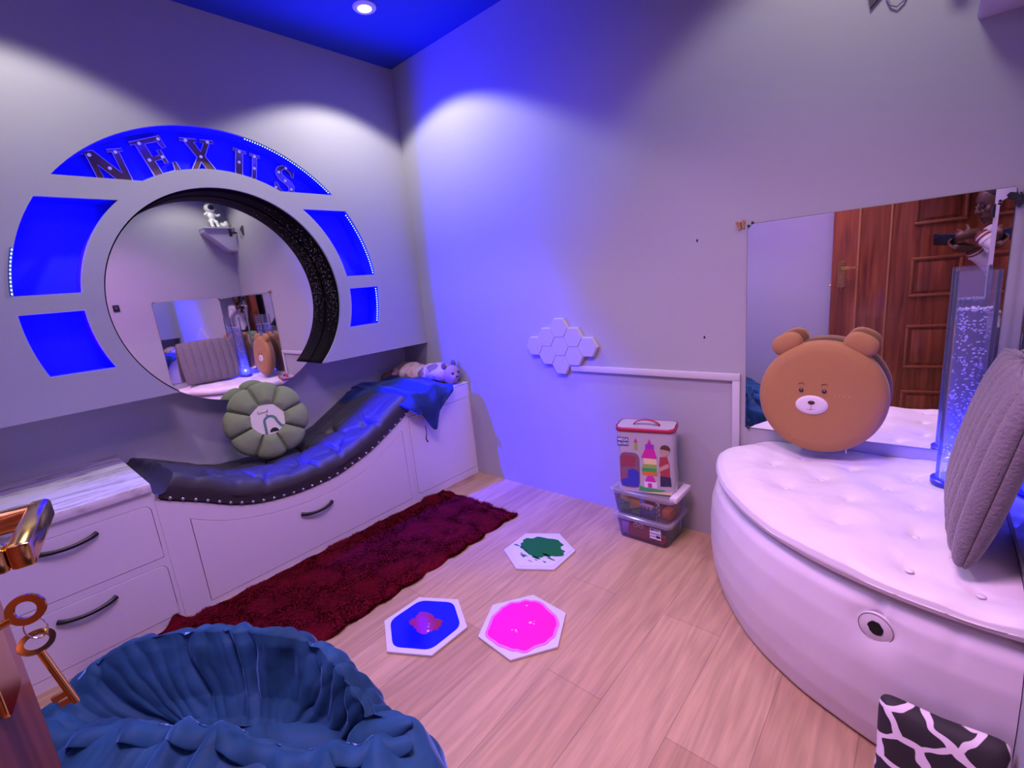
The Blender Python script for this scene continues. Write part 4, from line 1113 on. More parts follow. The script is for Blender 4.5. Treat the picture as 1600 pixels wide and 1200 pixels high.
toybrick(TR_, (1.665, -0.18, 0.006), 0.13, 0.050, 0.046, 0.02, 'wide red toy brick in the middle of the lower box', (4, 1))
toybrick(TR_, (1.755, -0.185, 0.006), 0.045, 0.040, 0.026, 0.0, 'small red toy brick behind the white sticker')
toybrick(TP_, (1.59, -0.175, 0.0675), 0.042, 0.040, 0.034, 0.2, 'purple toy brick at the left of the lower box')
toybrick(tc_('mauve', (0.55, 0.25, 0.62)), (1.582, -0.175, 0.006), 0.036, 0.050, 0.060, 0.0, 'mauve toy brick standing at the left corner of the lower box', (1, 1))
toybrick(TK_, (1.713, -0.14, 0.006), 0.030, 0.030, 0.080, 0.1, 'dark upright toy brick right of the two rings in the lower box', (1, 1))
toybrick(tc_('grey_green', (0.22, 0.30, 0.26)), (1.765, -0.10, 0.006), 0.060, 0.07, 0.085, 0.0, 'grey green toy brick at the right of the lower box')
for k, (cx_, cz_) in enumerate(((1.640, 0.068), (1.667, 0.069))):
    t = thing('toy_ring', (cx_, -0.205, cz_), '%s of two brown and cream toy rings in the lower clear box' % ('left' if k == 0 else 'right'), 'toy ring')
    tube('ring', [(cx_+0.0095*cos(a), -0.205, cz_+0.0095*sin(a)) for a in [q*pi/10 for q in range(20)]], 0.0035, tc_('cream', (0.65, 0.40, 0.20)), t, 8, closed=True)

# toy block bag
M_bag = mat('glossy_white_vinyl', (0.47, 0.44, 0.50), 0.22, coat=0.5)
M_bagred = mat('bag_red_binding', (0.42, 0.015, 0.075), 0.4)
BX0, BX1, BY0, BY1, BZ0, BZ1 = 1.560, 1.836, -0.222, -0.085, 0.2535, 0.562
t = thing('block_bag', ((BX0+BX1)/2, (BY0+BY1)/2, BZ0), 'zipped toy block bag with red binding and handle on top of the clear boxes', 'toy bag')
def bagf(u, v):
    L = rrect(BX0, BY0, BX1, BY1, 0.03, 6); n = len(L)
    p = L[int(round(u*n)) % n]; z = BZ0+(BZ1-BZ0)*v
    cx_, cy_ = (BX0+BX1)/2, (BY0+BY1)/2
    k = 1 - 0.035*sin(pi*v)**2 + 0.012*(1-v)
    return (cx_+(p[0]-cx_)*k, cy_+(p[1]-cy_)*k, z)
nb = len(rrect(BX0, BY0, BX1, BY1, 0.03, 6))
grid('bag_body', nb, 18, bagf, M_bag, t, wrap_u=True, smooth=60)
plate('top_panel', rrect(BX0+0.004, BY0+0.004, BX1-0.004, BY1-0.004, 0.028, 6), 0.004, Matrix.Translation((0, 0, BZ1-0.002)), M_bag, t)
bm = bmesh.new(); L = rrect(BX0-0.0005, BY0-0.0005, BX1+0.0005, BY1+0.0005, 0.03, 6)
vs0 = [bm.verts.new((p[0], p[1], BZ1-0.018)) for p in L]; vs1 = [bm.verts.new((p[0], p[1], BZ1+0.001)) for p in L]
for i in range(len(L)): bm.faces.new((vs0[i], vs0[(i+1) % len(L)], vs1[(i+1) % len(L)], vs1[i]))
ob = frombm('binding', bm, M_bagred, t, smooth=60); md = ob.modifiers.new('s', 'SOLIDIFY'); md.thickness = 0.003; md.offset = 1
bm = bmesh.new()
hp = [(1.635+0.13*i/14, -0.16-0.01*i/14, BZ1+0.002+0.024*sin(pi*i/14)**0.7) for i in range(15)]
for a, b_ in zip(hp, hp[1:]):
    q = [bm.verts.new((a[0], a[1]-0.010, a[2])), bm.verts.new((b_[0], b_[1]-0.010, b_[2])), bm.verts.new((b_[0], b_[1]+0.010, b_[2])), bm.verts.new((a[0], a[1]+0.010, a[2]))]
    bm.faces.new(q)
bmesh.ops.remove_doubles(bm, verts=bm.verts, dist=1e-5)
ob = frombm('carry_handle', bm, M_bagred, t, smooth=60); md = ob.modifiers.new('s', 'SOLIDIFY'); md.thickness = 0.003
def pr(name, L, m, d=0.0006, lift=0):
    # print lies on the slightly hollow front of the bag
    me = shape2d([L], 0.001, PY)
    for v_ in me.vertices:
        vv = (v_.co.z-BZ0)/(BZ1-BZ0); k = 1-0.035*sin(pi*vv)**2+0.012*(1-vv); cy_ = (BY0+BY1)/2
        v_.co.y += cy_+(BY0-cy_)*k - 0.0008 - lift
    return meshobj(name, me, m, t)
def rc(x0, z0, x1, z1): return [(x0, z0), (x1, z0), (x1, z1), (x0, z1)]
M_bwin = mat('smoky_window', (0.20, 0.10, 0.16), 0.15, coat=0.6); M_bblue = mat('bag_blue', (0.02, 0.05, 0.34), 0.3)
pr('window', rrect(1.575, BZ0+0.020, 1.672, BZ0+0.190, 0.03, 6), M_bwin)
wb = pr('window_blocks', [(1.582, BZ0+0.026), (1.665, BZ0+0.026), (1.667, BZ0+0.10), (1.640, BZ0+0.115), (1.615, BZ0+0.105), (1.612, BZ0+0.065), (1.58, BZ0+0.055)], mat('seen_blue_blocks', (0.03, 0.05, 0.42), 0.3), lift=0.001)
pr('window_blocks', [(1.582, BZ0+0.12), (1.650, BZ0+0.125), (1.655, BZ0+0.17), (1.60, BZ0+0.18), (1.583, BZ0+0.165)], mat('seen_red_blocks', (0.30, 0.05, 0.09), 0.3), lift=0.001)
pr('logo_panel', rc(1.568, BZ0+0.222, 1.622, BZ0+0.262), M_bblue, lift=0.0005)
def text(s, size, x, z, m, parent, lift, y0=None, name='lettering'):
    cu = bpy.data.curves.new('t', 'FONT'); cu.body = s; cu.size = size; cu.extrude = 0.0004; cu.offset = size*0.025
    o = bpy.data.objects.new('t', cu); me = bpy.data.meshes.new_from_object(o); bpy.data.objects.remove(o); bpy.data.curves.remove(cu)
    me.transform(Matrix.Translation((x, y0, z)) @ PY); return meshobj(name, me, m, parent)
BT = BY0-0.0016
text('MEGA', 0.0185, 1.5715, BZ0+0.2455, TW_, t, 0, BT); text('BLOKS', 0.0165, 1.5715, BZ0+0.2275, TW_, t, 0, BT)
TPK = mat('print_magenta', (0.62, 0.02, 0.36), 0.3); TYL = mat('print_cream', (0.80, 0.72, 0.38), 0.3); TLG = mat('print_lime', (0.28, 0.50, 0.08), 0.3)
cx_ = 1.722
pr('castle_print', rc(cx_-0.030, BZ0+0.028, cx_+0.030, BZ0+0.060), TW_)
pr('castle_print', [(cx_-0.026, BZ0+0.058), (cx_+0.026, BZ0+0.058), (cx_+0.012, BZ0+0.085), (cx_-0.014, BZ0+0.085)], TPK, lift=0.001)
pr('castle_print', rc(cx_-0.012, BZ0+0.030, cx_+0.006, BZ0+0.050), TPK, lift=0.001)
pr('castle_print', rc(cx_-0.038, BZ0+0.088, cx_+0.034, BZ0+0.104), TO_)
pr('castle_print', rc(cx_-0.040, BZ0+0.1045, cx_+0.030, BZ0+0.122), TG_)
pr('castle_print', rc(cx_-0.036, BZ0+0.1225, cx_+0.030, BZ0+0.140), TLG)
pr('castle_print', rc(cx_-0.030, BZ0+0.1405, cx_+0.030, BZ0+0.168), TYL)
pr('castle_print', [(cx_-0.042, BZ0+0.1685), (cx_+0.034, BZ0+0.1685), (cx_+0.020, BZ0+0.215), (cx_-0.020, BZ0+0.215)], TPK)
pr('castle_print', rc(cx_-0.020, BZ0+0.2155, cx_+0.020, BZ0+0.235), mat('print_violet', (0.30, 0.04, 0.46), 0.3))
pr('castle_print', [(cx_-0.012, BZ0+0.2355), (cx_+0.010, BZ0+0.2355), (cx_, BZ0+0.262)], TPK)
pr('castle_print', rc(1.650, BZ0+0.205, 1.664, BZ0+0.240), TLG); pr('castle_print', [(1.647, BZ0+0.2405), (1.667, BZ0+0.2405), (1.657, BZ0+0.262)], TPK)
pr('grass_print', [(1.665, BZ0+0.012), (1.76, BZ0+0.010), (1.79, BZ0+0.022), (1.70, BZ0+0.026), (1.67, BZ0+0.034)], TG_, lift=0.0012)
SKP = mat('print_skin', (0.52, 0.33, 0.27), 0.4)
hx, hz = 1.790, BZ0+0.205
pr('child_print', [(hx+0.020*cos(a), hz+0.024*sin(a)) for a in [q*pi/12 for q in range(24)]], SKP, lift=0.0006)
pr('child_print', [(hx+0.004+0.023*cos(a), hz+0.012+0.020*sin(a)) for a in [-0.3+q*pi/12 for q in range(14)]], mat('print_hair', (0.10, 0.05, 0.04), 0.4), lift=0.0014)
pr('child_print', [(hx-0.022, hz-0.026), (hx+0.012, hz-0.024), (hx+0.022, hz-0.060), (hx+0.024, hz-0.120), (hx-0.020, hz-0.115), (hx-0.026, hz-0.07)], mat('print_shirt', (0.40, 0.05, 0.07), 0.4))
pr('child_print', [(hx-0.024, hz-0.075), (hx+0.012, hz-0.055), (hx+0.020, hz-0.06), (hx+0.018, hz-0.074), (hx-0.030, hz-0.098)], SKP, lift=0.0014)
pr('child_print', [(hx-0.022, hz-0.115), (hx+0.026, hz-0.118), (hx+0.030, hz-0.160), (hx-0.022, hz-0.165)], mat('print_trousers', (0.03, 0.03, 0.09), 0.4), lift=0.0006)
pr('foot_band', [(1.690, BZ0+0.003), (1.820, BZ0+0.003), (1.822, BZ0+0.018), (1.72, BZ0+0.008)], TYL, lift=0.0018)
bagt = t; bagt.location.x -= 0.010; bagt.rotation_euler = (0, 0, radians(14)); bagt.scale = (0.93, 0.93, 1.0)
# ------------------------------------------------------------------ blue velvet bean bag
M_bean = bpy.data.materials.new('navy_velvet'); M_bean.use_nodes = True
nt = M_bean.node_tree; b = nt.nodes['Principled BSDF']
b.inputs['Base Color'].default_value = (0.016, 0.060, 0.20, 1); b.inputs['Roughness'].default_value = 0.6; b.inputs['Specular IOR Level'].default_value = 0.12
b.inputs['Sheen Weight'].default_value = 0.8; b.inputs['Sheen Roughness'].default_value = 0.3; b.inputs['Sheen Tint'].default_value = (0.25, 0.45, 1.0, 1)
tc = nt.nodes.new('ShaderNodeTexCoord'); n1 = nt.nodes.new('ShaderNodeTexNoise'); n1.inputs['Scale'].default_value = 7; n1.inputs['Detail'].default_value = 5; n1.inputs['Distortion'].default_value = 0.8
nt.links.new(tc.outputs['Object'], n1.inputs['Vector'])
cr = nt.nodes.new('ShaderNodeValToRGB'); e = cr.color_ramp.elements
e[0].position = 0.35; e[0].color = (0.012, 0.050, 0.105, 1); e[1].position = 0.65; e[1].color = (0.022, 0.085, 0.20, 1)
nt.links.new(n1.outputs['Fac'], cr.inputs[0]); nt.links.new(cr.outputs[0], b.inputs['Base Color'])
bu = Vector((0.82, 0.572, 0)); bv = Vector((-0.572, 0.82, 0))
HC = Vector((1.470, -1.790, 0))
t = thing('bean_bag', (1.42, -1.95, 0), 'large blue velvet bean bag chair on the floor in front of the drawers', 'bean bag')
RIM = [(1.030, -2.100, .34), (1.030, -2.045, .375), (1.075, -1.965, .41), (1.190, -1.852, .42), (1.342, -1.745, .42), (1.468, -1.671, .40), (1.568, -1.644, .34), (1.640, -1.640, .285),
       (1.712, -1.622, .27), (1.765, -1.612, .265), (1.722, -1.675, .265), (1.628, -1.773, .275), (1.532, -1.842, .30), (1.450, -1.895, .33), (1.317, -1.985, .325), (1.180, -2.076, .31), (1.070, -2.130, .315)]
RIM = [Vector(q) for q in RIM][::-1]; NRM = len(RIM)
def rimat(u):
    f = (u % 1.0)*NRM; i = int(f) % NRM; t_ = f-int(f)
    p0, p1, p2, p3 = (RIM[(i+k) % NRM] for k in (-1, 0, 1, 2))
    p = 0.5*((2*p1) + (p2-p0)*t_ + (2*p0-5*p1+4*p2-p3)*t_*t_ + (3*p1-p0-3*p2+p3)*t_**3)
    d = 0.5*((p2-p0) + 2*(2*p0-5*p1+4*p2-p3)*t_ + 3*(3*p1-p0-3*p2+p3)*t_*t_)
    return p, d
_acc = [0.0]; _prev = rimat(0)[0]
for i in range(1, 401):
    q = rimat(i/400)[0]; _acc.append(_acc[-1]+(q-_prev).length); _prev = q
def byarc(s):
    L = (s % 1.0)*_acc[-1]; lo, hi = 0, 400
    while hi-lo > 1:
        m_ = (lo+hi)//2
        if _acc[m_] <= L: lo = m_
        else: hi = m_
    return (lo+(L-_acc[lo])/max(1e-9, _acc[lo+1]-_acc[lo]))/400
def ridge(x): return abs(sin(pi*x))
def norm2(u):
    n_ = Vector((0, 0, 0))
    for du in (-0.03, -0.015, 0, 0.015, 0.03):
        d = rimat(u+du)[1]; n_ += Vector((-d.y, d.x, 0)).normalized()
    return n_.normalized()
_ctr = sum(RIM, Vector((0, 0, 0)))/NRM
_sgn = 1 if (rimat(0.25)[0]-_ctr).dot(norm2(0.25)) > 0 else -1
def bag(s, v):
    u = byarc(s); P, _ = rimat(u); n_ = norm2(u)*_sgn
    fr_ = max(0.0, n_.dot(-bv)); bk = max(0.0, n_.dot(bv)); h = P.z
    d = 0.085 + 0.25*fr_
    inn = HC + bu*max(-0.22, min(0.12, (P-HC).dot(bu)*0.55)) ; inn.z = 0
    P2 = Vector((P.x, P.y, 0)); dirin = inn-P2
    prof = ((-0.72, 0.0), (-0.95, 0.05), (-1.0, 0.32), (-0.86, 0.62), (-0.50, 0.88), (-0.16, 0.985), (0.0, 1.0), (0.12, 0.93), (0.30, 0.80), (0.55, 0.66), (0.85, 0.58), (1.0, 0.56))
    i = v*(len(prof)-1); k = min(int(i), len(prof)-2); f = i-k
    f = 0.5*f + 0.5*f*f*(3-2*f)
    q = prof[k][0]*(1-f)+prof[k+1][0]*f; z = (prof[k][1]*(1-f)+prof[k+1][1]*f)*h
    p = P2 + (n_*(-q*d) if q < 0 else dirin*q)
    env = sin(pi*min(1, max(0, v)))**0.8
    ph = s*17 + 1.6*fbm(s*7, v*1.5, 3) + 0.25*sin(v*5)
    ph2 = s*44 + 0.7*fbm(s*11, v*3, 8) + v*0.7
    dd = env*(1-0.55*exp(-((v-0.55)/0.13)**2))*(0.024*(ridge(ph)**0.8-0.6)*(0.6+0.8*bk) + 0.007*(ridge(ph2)**0.9-0.6)) + 0.014*fbm(p.x*5, p.y*5, z*6)*env
    p = p + n_*dd*(1 if v < 0.55 else -0.9)
    z += env*(0.45*dd*exp(-((v-0.5)/0.2)**2) + fr_*0.018*sin(s*75+2*sin(s*31))*exp(-((v-0.47)/0.12)**2))
    if v < 0.02: z = 0.001
    return (p.x, max(p.y, YN+0.015), max(z, 0.001))
grid('cover', 480, 96, bag, M_bean, t, wrap_u=True)
def seatb(u, v):
    a = 2*pi*u
    p = HC + bu*(0.005 + 0.175*v*cos(a)) + bv*(0.0 + 0.075*v*sin(a))
    return (p.x, p.y, 0.238 - 0.055*(v**2.5) + 0.006*fbm(p.x*6, p.y*6, 2))
grid('seat_cushion', 96, 30, seatb, M_bean, t, wrap_u=True)
# zip flap running along the front rim
fpts = []
for i in range(161):
    q = bag(i/160, 6/11)
    nn = norm2(byarc(i/160))*_sgn
    if nn.dot(-bv) > 0.55: fpts.append((i, Vector(q), nn))
bm = bmesh.new(); pv = None; last = None
for i, p, nn in fpts:
    wv = sin(i*0.62)
    lo = bm.verts.new(p + nn*0.004 + Vector((0, 0, 0.002))); hi = bm.verts.new(p + nn*(0.030+0.006*wv) + Vector((0, 0, 0.016+0.012*wv)))
    hi2 = bm.verts.new(p + nn*(0.058+0.010*wv) + Vector((0, 0, -0.004+0.018*wv)))
    if pv and last == i-1: bm.faces.new((pv[0], lo, hi, pv[1])); bm.faces.new((pv[1], hi, hi2, pv[2]))
    pv = (lo, hi, hi2); last = i
ob = frombm('zip_flap', bm, M_bean, t, smooth=180); md = ob.modifiers.new('s', 'SOLIDIFY'); md.thickness = 0.006
md = ob.modifiers.new('b', 'SUBSURF'); md.levels = md.render_levels = 2
bm = bmesh.new(); pe = Vector((1.755, -1.612, 0.245))
bm_limb(bm, [pe - bu*0.09 + Vector((0, 0, -0.03)), pe - bu*0.02, pe + bu*0.025 + Vector((0, 0, 0.030))], [0.050, 0.034, 0.012])
fuse('cover_corner', bm, M_bean, t, 0.008, 6)

# ------------------------------------------------------------------ corner shelf with astronaut, small black device, socket
M_shelf = mat('lilac_white_shelf', (0.50, 0.46, 0.58), 0.5)
t = thing('corner_shelf', (W, 0, 2.07), 'tapered white corner shelf high on the wall above the sofa corner, carrying the astronaut', 'shelf')
me = shape2d([[(-0.001, 2.07), (-0.27, 2.07), (-0.27, 2.045), (-0.085, 1.868), (-0.06, 1.858), (-0.001, 1.858)]], 0.150, Matrix.Translation((W-0.0765, 0, 0)) @ PX, 0.012, 3)
meshobj('bracket', me, M_shelf, t, smooth=40)
box('shelf_board', (W-0.185, -0.285, 2.0705), (W-0.001, -0.001, 2.084), M_shelf, t, 0.003)
M_ast = mat('white_glazed_figure', (0.82, 0.82, 0.80), 0.3); M_visor = mat('black_visor', (0.01, 0.01, 0.014), 0.08, spec=0.8)
AZ = 2.085
t = thing('astronaut_figurine', (W-0.09, -0.17, AZ), 'white astronaut figurine with a black visor sitting on the corner shelf', 'figurine', rot=(0, 0, radians(-8)))
# facing -x (towards the round mirror)
bm = bmesh.new()
bm_ball(bm, (0, 0, 0.115), (0.034, 0.038, 0.050), 3); bm_ball(bm, (0.0, 0, 0.075), (0.036, 0.038, 0.030), 2)
bm_ball(bm, (0.036, 0, 0.125), (0.022, 0.030, 0.042), 2)
bm_ball(bm, (0, 0, 0.198), (0.048, 0.052, 0.048), 3)
for s in (-1, 1):
    bm_limb(bm, [(0, s*0.036, 0.145), (-0.010, s*0.060, 0.122), (-0.030, s*0.066, 0.128)], [0.015, 0.014, 0.014], 10)
    bm_limb(bm, [(-0.004, s*0.020, 0.072), (-0.038, s*0.026, 0.058), (-0.046, s*0.028, 0.022)], [0.020, 0.018, 0.017], 10)
    bm_ball(bm, (-0.058, s*0.028, 0.010), (0.024, 0.017, 0.012), 2)
    bm_ball(bm, (-0.034, s*0.068, 0.130), (0.014, 0.014, 0.014), 2)
fuse('suit', bm, M_ast, t, 0.0045, 3, local=True)
ball('visor', (-0.026, 0, 0.200), (0.028, 0.036, 0.031), M_visor, t, 3, local=True)
t = thing('moon_rock', (W-0.10, -0.06, AZ), 'white bumpy moon rock block beside the astronaut on the corner shelf', 'ornament')
bm = bmesh.new(); bm_ball(bm, (W-0.085, -0.06, AZ+0.026), (0.060, 0.045, 0.030), 3); bm_ball(bm, (W-0.10, -0.045, AZ+0.050), (0.022, 0.022, 0.026), 2); bm_ball(bm, (W-0.06, -0.075, AZ+0.046), (0.026, 0.020, 0.022), 2)
fuse('rock', bm, M_ast, t, 0.006, 3)
t = thing('wall_device', (2.60, -0.02, 2.03), 'small black device on the back wall beside the corner shelf, with a cable loop', 'device')
box('body', (2.575, -0.075, 1.985), (2.612, -0.052, 2.065), M_black, t, 0.004)
box('bracket', (2.585, -0.0518, 2.015), (2.600, -0.0005, 2.030), M_black, t, 0.002)
plate('mount', [(2.395, 2.07), (2.47, 2.05), (2.47, 2.03), (2.412, 1.972)], 0.010, Matrix.Translation((0, -0.0065, 0)) @ PY, mat('dark_violet_plastic', (0.05, 0.04, 0.08), 0.5), t)
tube('cable', [(2.45, -0.004, 2.03), (2.452, -0.006, 1.985), (2.462, -0.008, 1.962), (2.478, -0.009, 1.951), (2.494, -0.008, 1.962), (2.502, -0.006, 1.985), (2.507, -0.004, 2.02), (2.53, -0.02, 2.05), (2.577, -0.06, 2.04)], 0.0028, mat('grey_cable', (0.25, 0.23, 0.28), 0.5), t, 8)
t = thing('wall_socket', (W, -1.12, 1.36), 'black square switch on the right wall, seen in the round mirror', 'switch')
box('plate', (W-0.008, -1.145, 1.325), (W-0.0005, -1.095, 1.385), M_black, t, 0.003)
box('rocker', (W-0.012, -1.130, 1.340), (W-0.0082, -1.110, 1.370), mat('grey_rocker', (0.06, 0.06, 0.07), 0.4), t, 0.001)

# ------------------------------------------------------------------ the door, ajar, hinge at the right
DA = radians(-10); FX, FY = 2.07, -2.092
DM = Matrix.Translation((FX, FY, 0)) @ Matrix.Rotation(DA, 4, 'Z')
def DP(x, y, z): return DM @ Vector((x, y, z))
t = thing('panel_door', (FX, FY, 0), 'brown panelled wooden door standing ajar behind the person, brass lever at its left edge', 'door', rot=(0, 0, DA))
box('leaf', (0.0, -0.042, 0.012), (0.905, 0.0, 2.045), M_door, t, 0.002, local=True)
M_mould = mat('door_moulding', (0.27, 0.085, 0.032), 0.3, coat=0.3)
for x in (0.150, 0.322):
    box('bead', (x-0.006, 0.0002, 0.012), (x+0.006, 0.008, 2.04), M_doortrim, t, 0.003, local=True)
for z0, z1 in ((0.06, 0.24), (0.40, 0.70), (0.89, 1.15), (1.36, 1.92)):
    x0, x1 = 0.44, 0.70
    bm = bmesh.new()
    for a, b_ in (((x0, z0), (x1, z0+0.018)), ((x0, z1-0.018), (x1, z1)), ((x0, z0+0.018), (x0+0.018, z1-0.018)), ((x1-0.018, z0+0.018), (x1, z1-0.018))):
        bm_box(bm, (a[0], 0.0002, a[1]), (b_[0], 0.012, b_[1]), 0.005, 2)
    frombm('panel_moulding', bm, M_mould, t, True, 40)
    box('raised_panel', (x0+0.035, 0.0002, z0+0.035), (x1-0.035, 0.007, z1-0.035), M_door, t, 0.006, 2, local=True)
KX = 0.060
pl = plate('lock_plate', rrect(KX-0.022, 0.985, KX+0.022, 1.165, 0.006), 0.004, DM @ Matrix.Rotation(0, 4, 'Z') @ Matrix(((1, 0, 0, 0), (0, 0, 1, 0.0026), (0, 1, 0, 0), (0, 0, 0, 1))), M_brass, t, 0.001)
lv = tube('lever', [DP(KX, 0.003, 1.118), DP(KX, 0.046, 1.118)], 0.0085, M_brass, t, 16)
bm = bmesh.new(); bm_box(bm, (KX-0.009, 0.041, 1.110), (KX+0.083, 0.053, 1.126), 0.003, 2); bm_box(bm, (KX+0.068, 0.026, 1.110), (KX+0.083, 0.0415, 1.126), 0.003, 2)
bmesh.ops.transform(bm, matrix=DM, verts=bm.verts); frombm('lever_grip', bm, M_brass, lv, smooth=40)
tube('latch', [DP(0.004, -0.02, 1.0), DP(-0.006, -0.02, 1.0)], 0.008, M_brass, t, 10)
box('hinge', (0.895, 0.0002, 1.70), (0.912, 0.005, 1.80), M_brass, t, 0.001, local=True)
# keys
def flatring(bm, c, n, ro, ri, th, sx=1.0):
    n = Vector(n).normalized(); x, y = frame_from(n)
    mt = Matrix(((x.x, y.x, n.x, c[0]), (x.y, y.y, n.y, c[1]), (x.z, y.z, n.z, c[2]), (0, 0, 0, 1)))
    tmp = bmesh.new(); bm_lathe(tmp, [(ro, -th/2), (ro, th/2), (ri, th/2), (ri, -th/2)], 28, close=True)
    bmesh.ops.transform(tmp, matrix=mt @ Matrix.Diagonal((sx, 1, 1, 1)), verts=tmp.verts)
    m2 = bpy.data.meshes.new('x'); tmp.to_mesh(m2); tmp.free(); bm.from_mesh(m2); bpy.data.meshes.remove(m2)
t = thing('door_key', DP(KX, 0.02, 1.045), 'brass key turned in the lock of the brown door, its ring bow outward', 'key')
tube('shaft', [DP(KX, 0.0055, 1.043), DP(KX, 0.0155, 1.046)], 0.0025, M_brass, t, 10)
bm = bmesh.new(); flatring(bm, DP(KX, 0.0240, 1.050), (0.95, -0.3, 0.15), 0.0112, 0.0062, 0.003)
frombm('bow', bm, M_brass, t, smooth=40)
t = thing('key_ring', DP(KX, 0.024, 1.034), 'thin wire ring linking the two brass keys', 'key ring')
cR = DP(KX, 0.0255, 1.0335)
tube('wire', [cR + Vector((0.003*cos(q*pi/10), 0.0060*cos(q*pi/10), 0.0085*sin(q*pi/10))) for q in range(20)], 0.0006, M_chrome, t, 6, closed=True)
t = thing('door_key', DP(KX, 0.024, 1.022), 'long brass key dangling from the wire ring below the lock', 'key')
bm = bmesh.new(); flatring(bm, DP(KX, 0.0235, 1.0225), (0.75, 0.1, 0.62), 0.0085, 0.0054, 0.0035, 1.25)
frombm('bow', bm, M_brass, t, smooth=40)
k0 = DP(KX+0.001, 0.0238, 1.0155); k1 = DP(KX-0.001, 0.0325, 0.962)
tube('shaft', [k0, k1], 0.0025, M_brass, t, 12)
kd = (k1-k0).normalized(); ks = Vector((-0.1, -0.95, -0.28)); ks = (ks-kd*ks.dot(kd)).normalized()
bm = bmesh.new()
for s0, s1, l_ in ((0.74, 0.83, 0.010), (0.86, 0.95, 0.008)):
    a = k0.lerp(k1, s0); b_ = k0.lerp(k1, s1); th = kd.cross(ks)*0.0014
    q = [a, b_, b_+ks*l_, a+ks*l_]
    f0 = [bm.verts.new(p+th) for p in q]; f1 = [bm.verts.new(p-th) for p in q]
    bm.faces.new(f0); bm.faces.new(f1[::-1])
    for i in range(4): bm.faces.new((f0[i], f1[i], f1[(i+1) % 4], f0[(i+1) % 4]))
frombm('bit', bm, M_brass, t)

# ------------------------------------------------------------------ the person holding the phone beside the door (seen in the mirror)
PC = CAM - fw*0.0135 + rt*0.052
PHM = Matrix(((rt.x, up.x, -fw.x, PC.x), (rt.y, up.y, -fw.y, PC.y), (rt.z, up.z, -fw.z, PC.z), (0, 0, 0, 1)))
t = thing('smartphone', PC, 'black smartphone held up sideways in both hands, reflected in the mirror', 'phone', rot=PHM.to_euler())
box('body', (-0.073, -0.036, -0.004), (0.073, 0.036, 0.004), mat('phone_black', (0.010, 0.010, 0.013), 0.25), t, 0.004, 3, local=True)
lathe('lens', [(0.0, 0.0), (0.006, 0.0), (0.0065, 0.0008), (0.008, 0.0008), (0.008, -0.002), (0.0, -0.002)], M_visor, t, 24, Matrix.Translation((-0.052, 0.018, -0.0062)) @ Matrix.Rotation(pi, 4, 'X'), local=True)
M_skin = mat('deep_brown_skin', (0.105, 0.045, 0.024), 0.5, bump=0.03, bscale=120)
M_sweater = mat('white_knit', (0.74, 0.71, 0.70), 0.85, bump=0.2, bscale=160)
M_cuff = mat('maroon_cuff_stripe', (0.20, 0.035, 0.03), 0.8); M_trou = mat('black_trousers', (0.018, 0.016, 0.022), 0.8)
M_hair = mat('black_hair', (0.010, 0.008, 0.008), 0.6, bump=0.5, bscale=90)
M_shoe = mat('grey_shoe', (0.08, 0.08, 0.09), 0.5)
t = thing('person', (3.00, -2.06, 0), 'person in a white sweater with maroon cuffs holding up a phone, seen in the mirror', 'person')
V_ = Vector
f_ = V_((-0.75, 0.66, 0)).normalized(); l__ = V_((-0.66, -0.75, 0)).normalized()     # facing, person's left
hip = V_((3.02, -2.07, 0.80)); chest = V_((2.985, -2.055, 1.14)); neckb = V_((2.955, -2.045, 1.29))
headc = V_((2.865, -2.020, 1.435)); hf = V_((-0.86, 0.42, -0.30)).normalized()
shL = chest + l__*0.145 + V_((0, 0, 0.115)); shR = chest - l__*0.150 + V_((0, 0, 0.125))
elL = V_((2.915, -2.135, 0.985)); elR = V_((3.010, -1.885, 1.06))
wrL = V_((2.785, -2.050, 1.185)); wrR = V_((2.800, -1.985, 1.272))
hR = PHM @ V_((0.073, 0.010, 0.0)); hL = PHM @ V_((0.050, -0.040, -0.006))
bm = bmesh.new()
# torso, hips, legs, neck, head, arms in one skin
bm_limb(bm, [hip, hip.lerp(chest, 0.45), chest, neckb + V_((0.01, 0, -0.05))], [0.120, 0.105, 0.118, 0.070], 20)
for s in (-1, 1):
    bm_limb(bm, [chest + V_((0, 0, 0.10)), (shL if s > 0 else shR)], [0.075, 0.052], 14)
    h0 = hip + l__*(s*0.075) + V_((0, 0, -0.02)); kn = h0 + f_*0.03 + V_((0, 0, -0.36)); an = h0 - f_*0.01 + V_((0, 0, -0.72))
    bm_limb(bm, [h0, kn, an], [0.085, 0.056, 0.036], 14); bm_limb(bm, [an + V_((0, 0, -0.015)), an + f_*0.13 + V_((0, 0, -0.025))], [0.034, 0.026], 10)
bm_limb(bm, [neckb + V_((0.01, 0, -0.04)), neckb.lerp(headc, 0.6)], [0.052, 0.047], 14)
hx_ = hf; hl_ = V_((0, 0, 1)).cross(hx_).normalized(); hz_ = hx_.cross(hl_)
HM = Matrix(((hx_.x, hl_.x, hz_.x, headc.x), (hx_.y, hl_.y, hz_.y, headc.y), (hx_.z, hl_.z, hz_.z, headc.z), (0, 0, 0, 1)))
def HP(a, b_, c): return HM @ V_((a, b_, c))
Rh = HM.to_3x3().to_4x4()
bm_ball(bm, HP(-0.012, 0, 0.02), (0.092, 0.073, 0.092), 3, Rh); bm_ball(bm, HP(0.025, 0, -0.045), (0.058, 0.055, 0.062), 3, Rh)
bm_ball(bm, HP(0.058, 0, -0.085), (0.024, 0.024, 0.018), 2, Rh)
bm_limb(bm, [HP(0.080, 0, 0.012), HP(0.094, 0, -0.022)], [0.008, 0.013], 8)
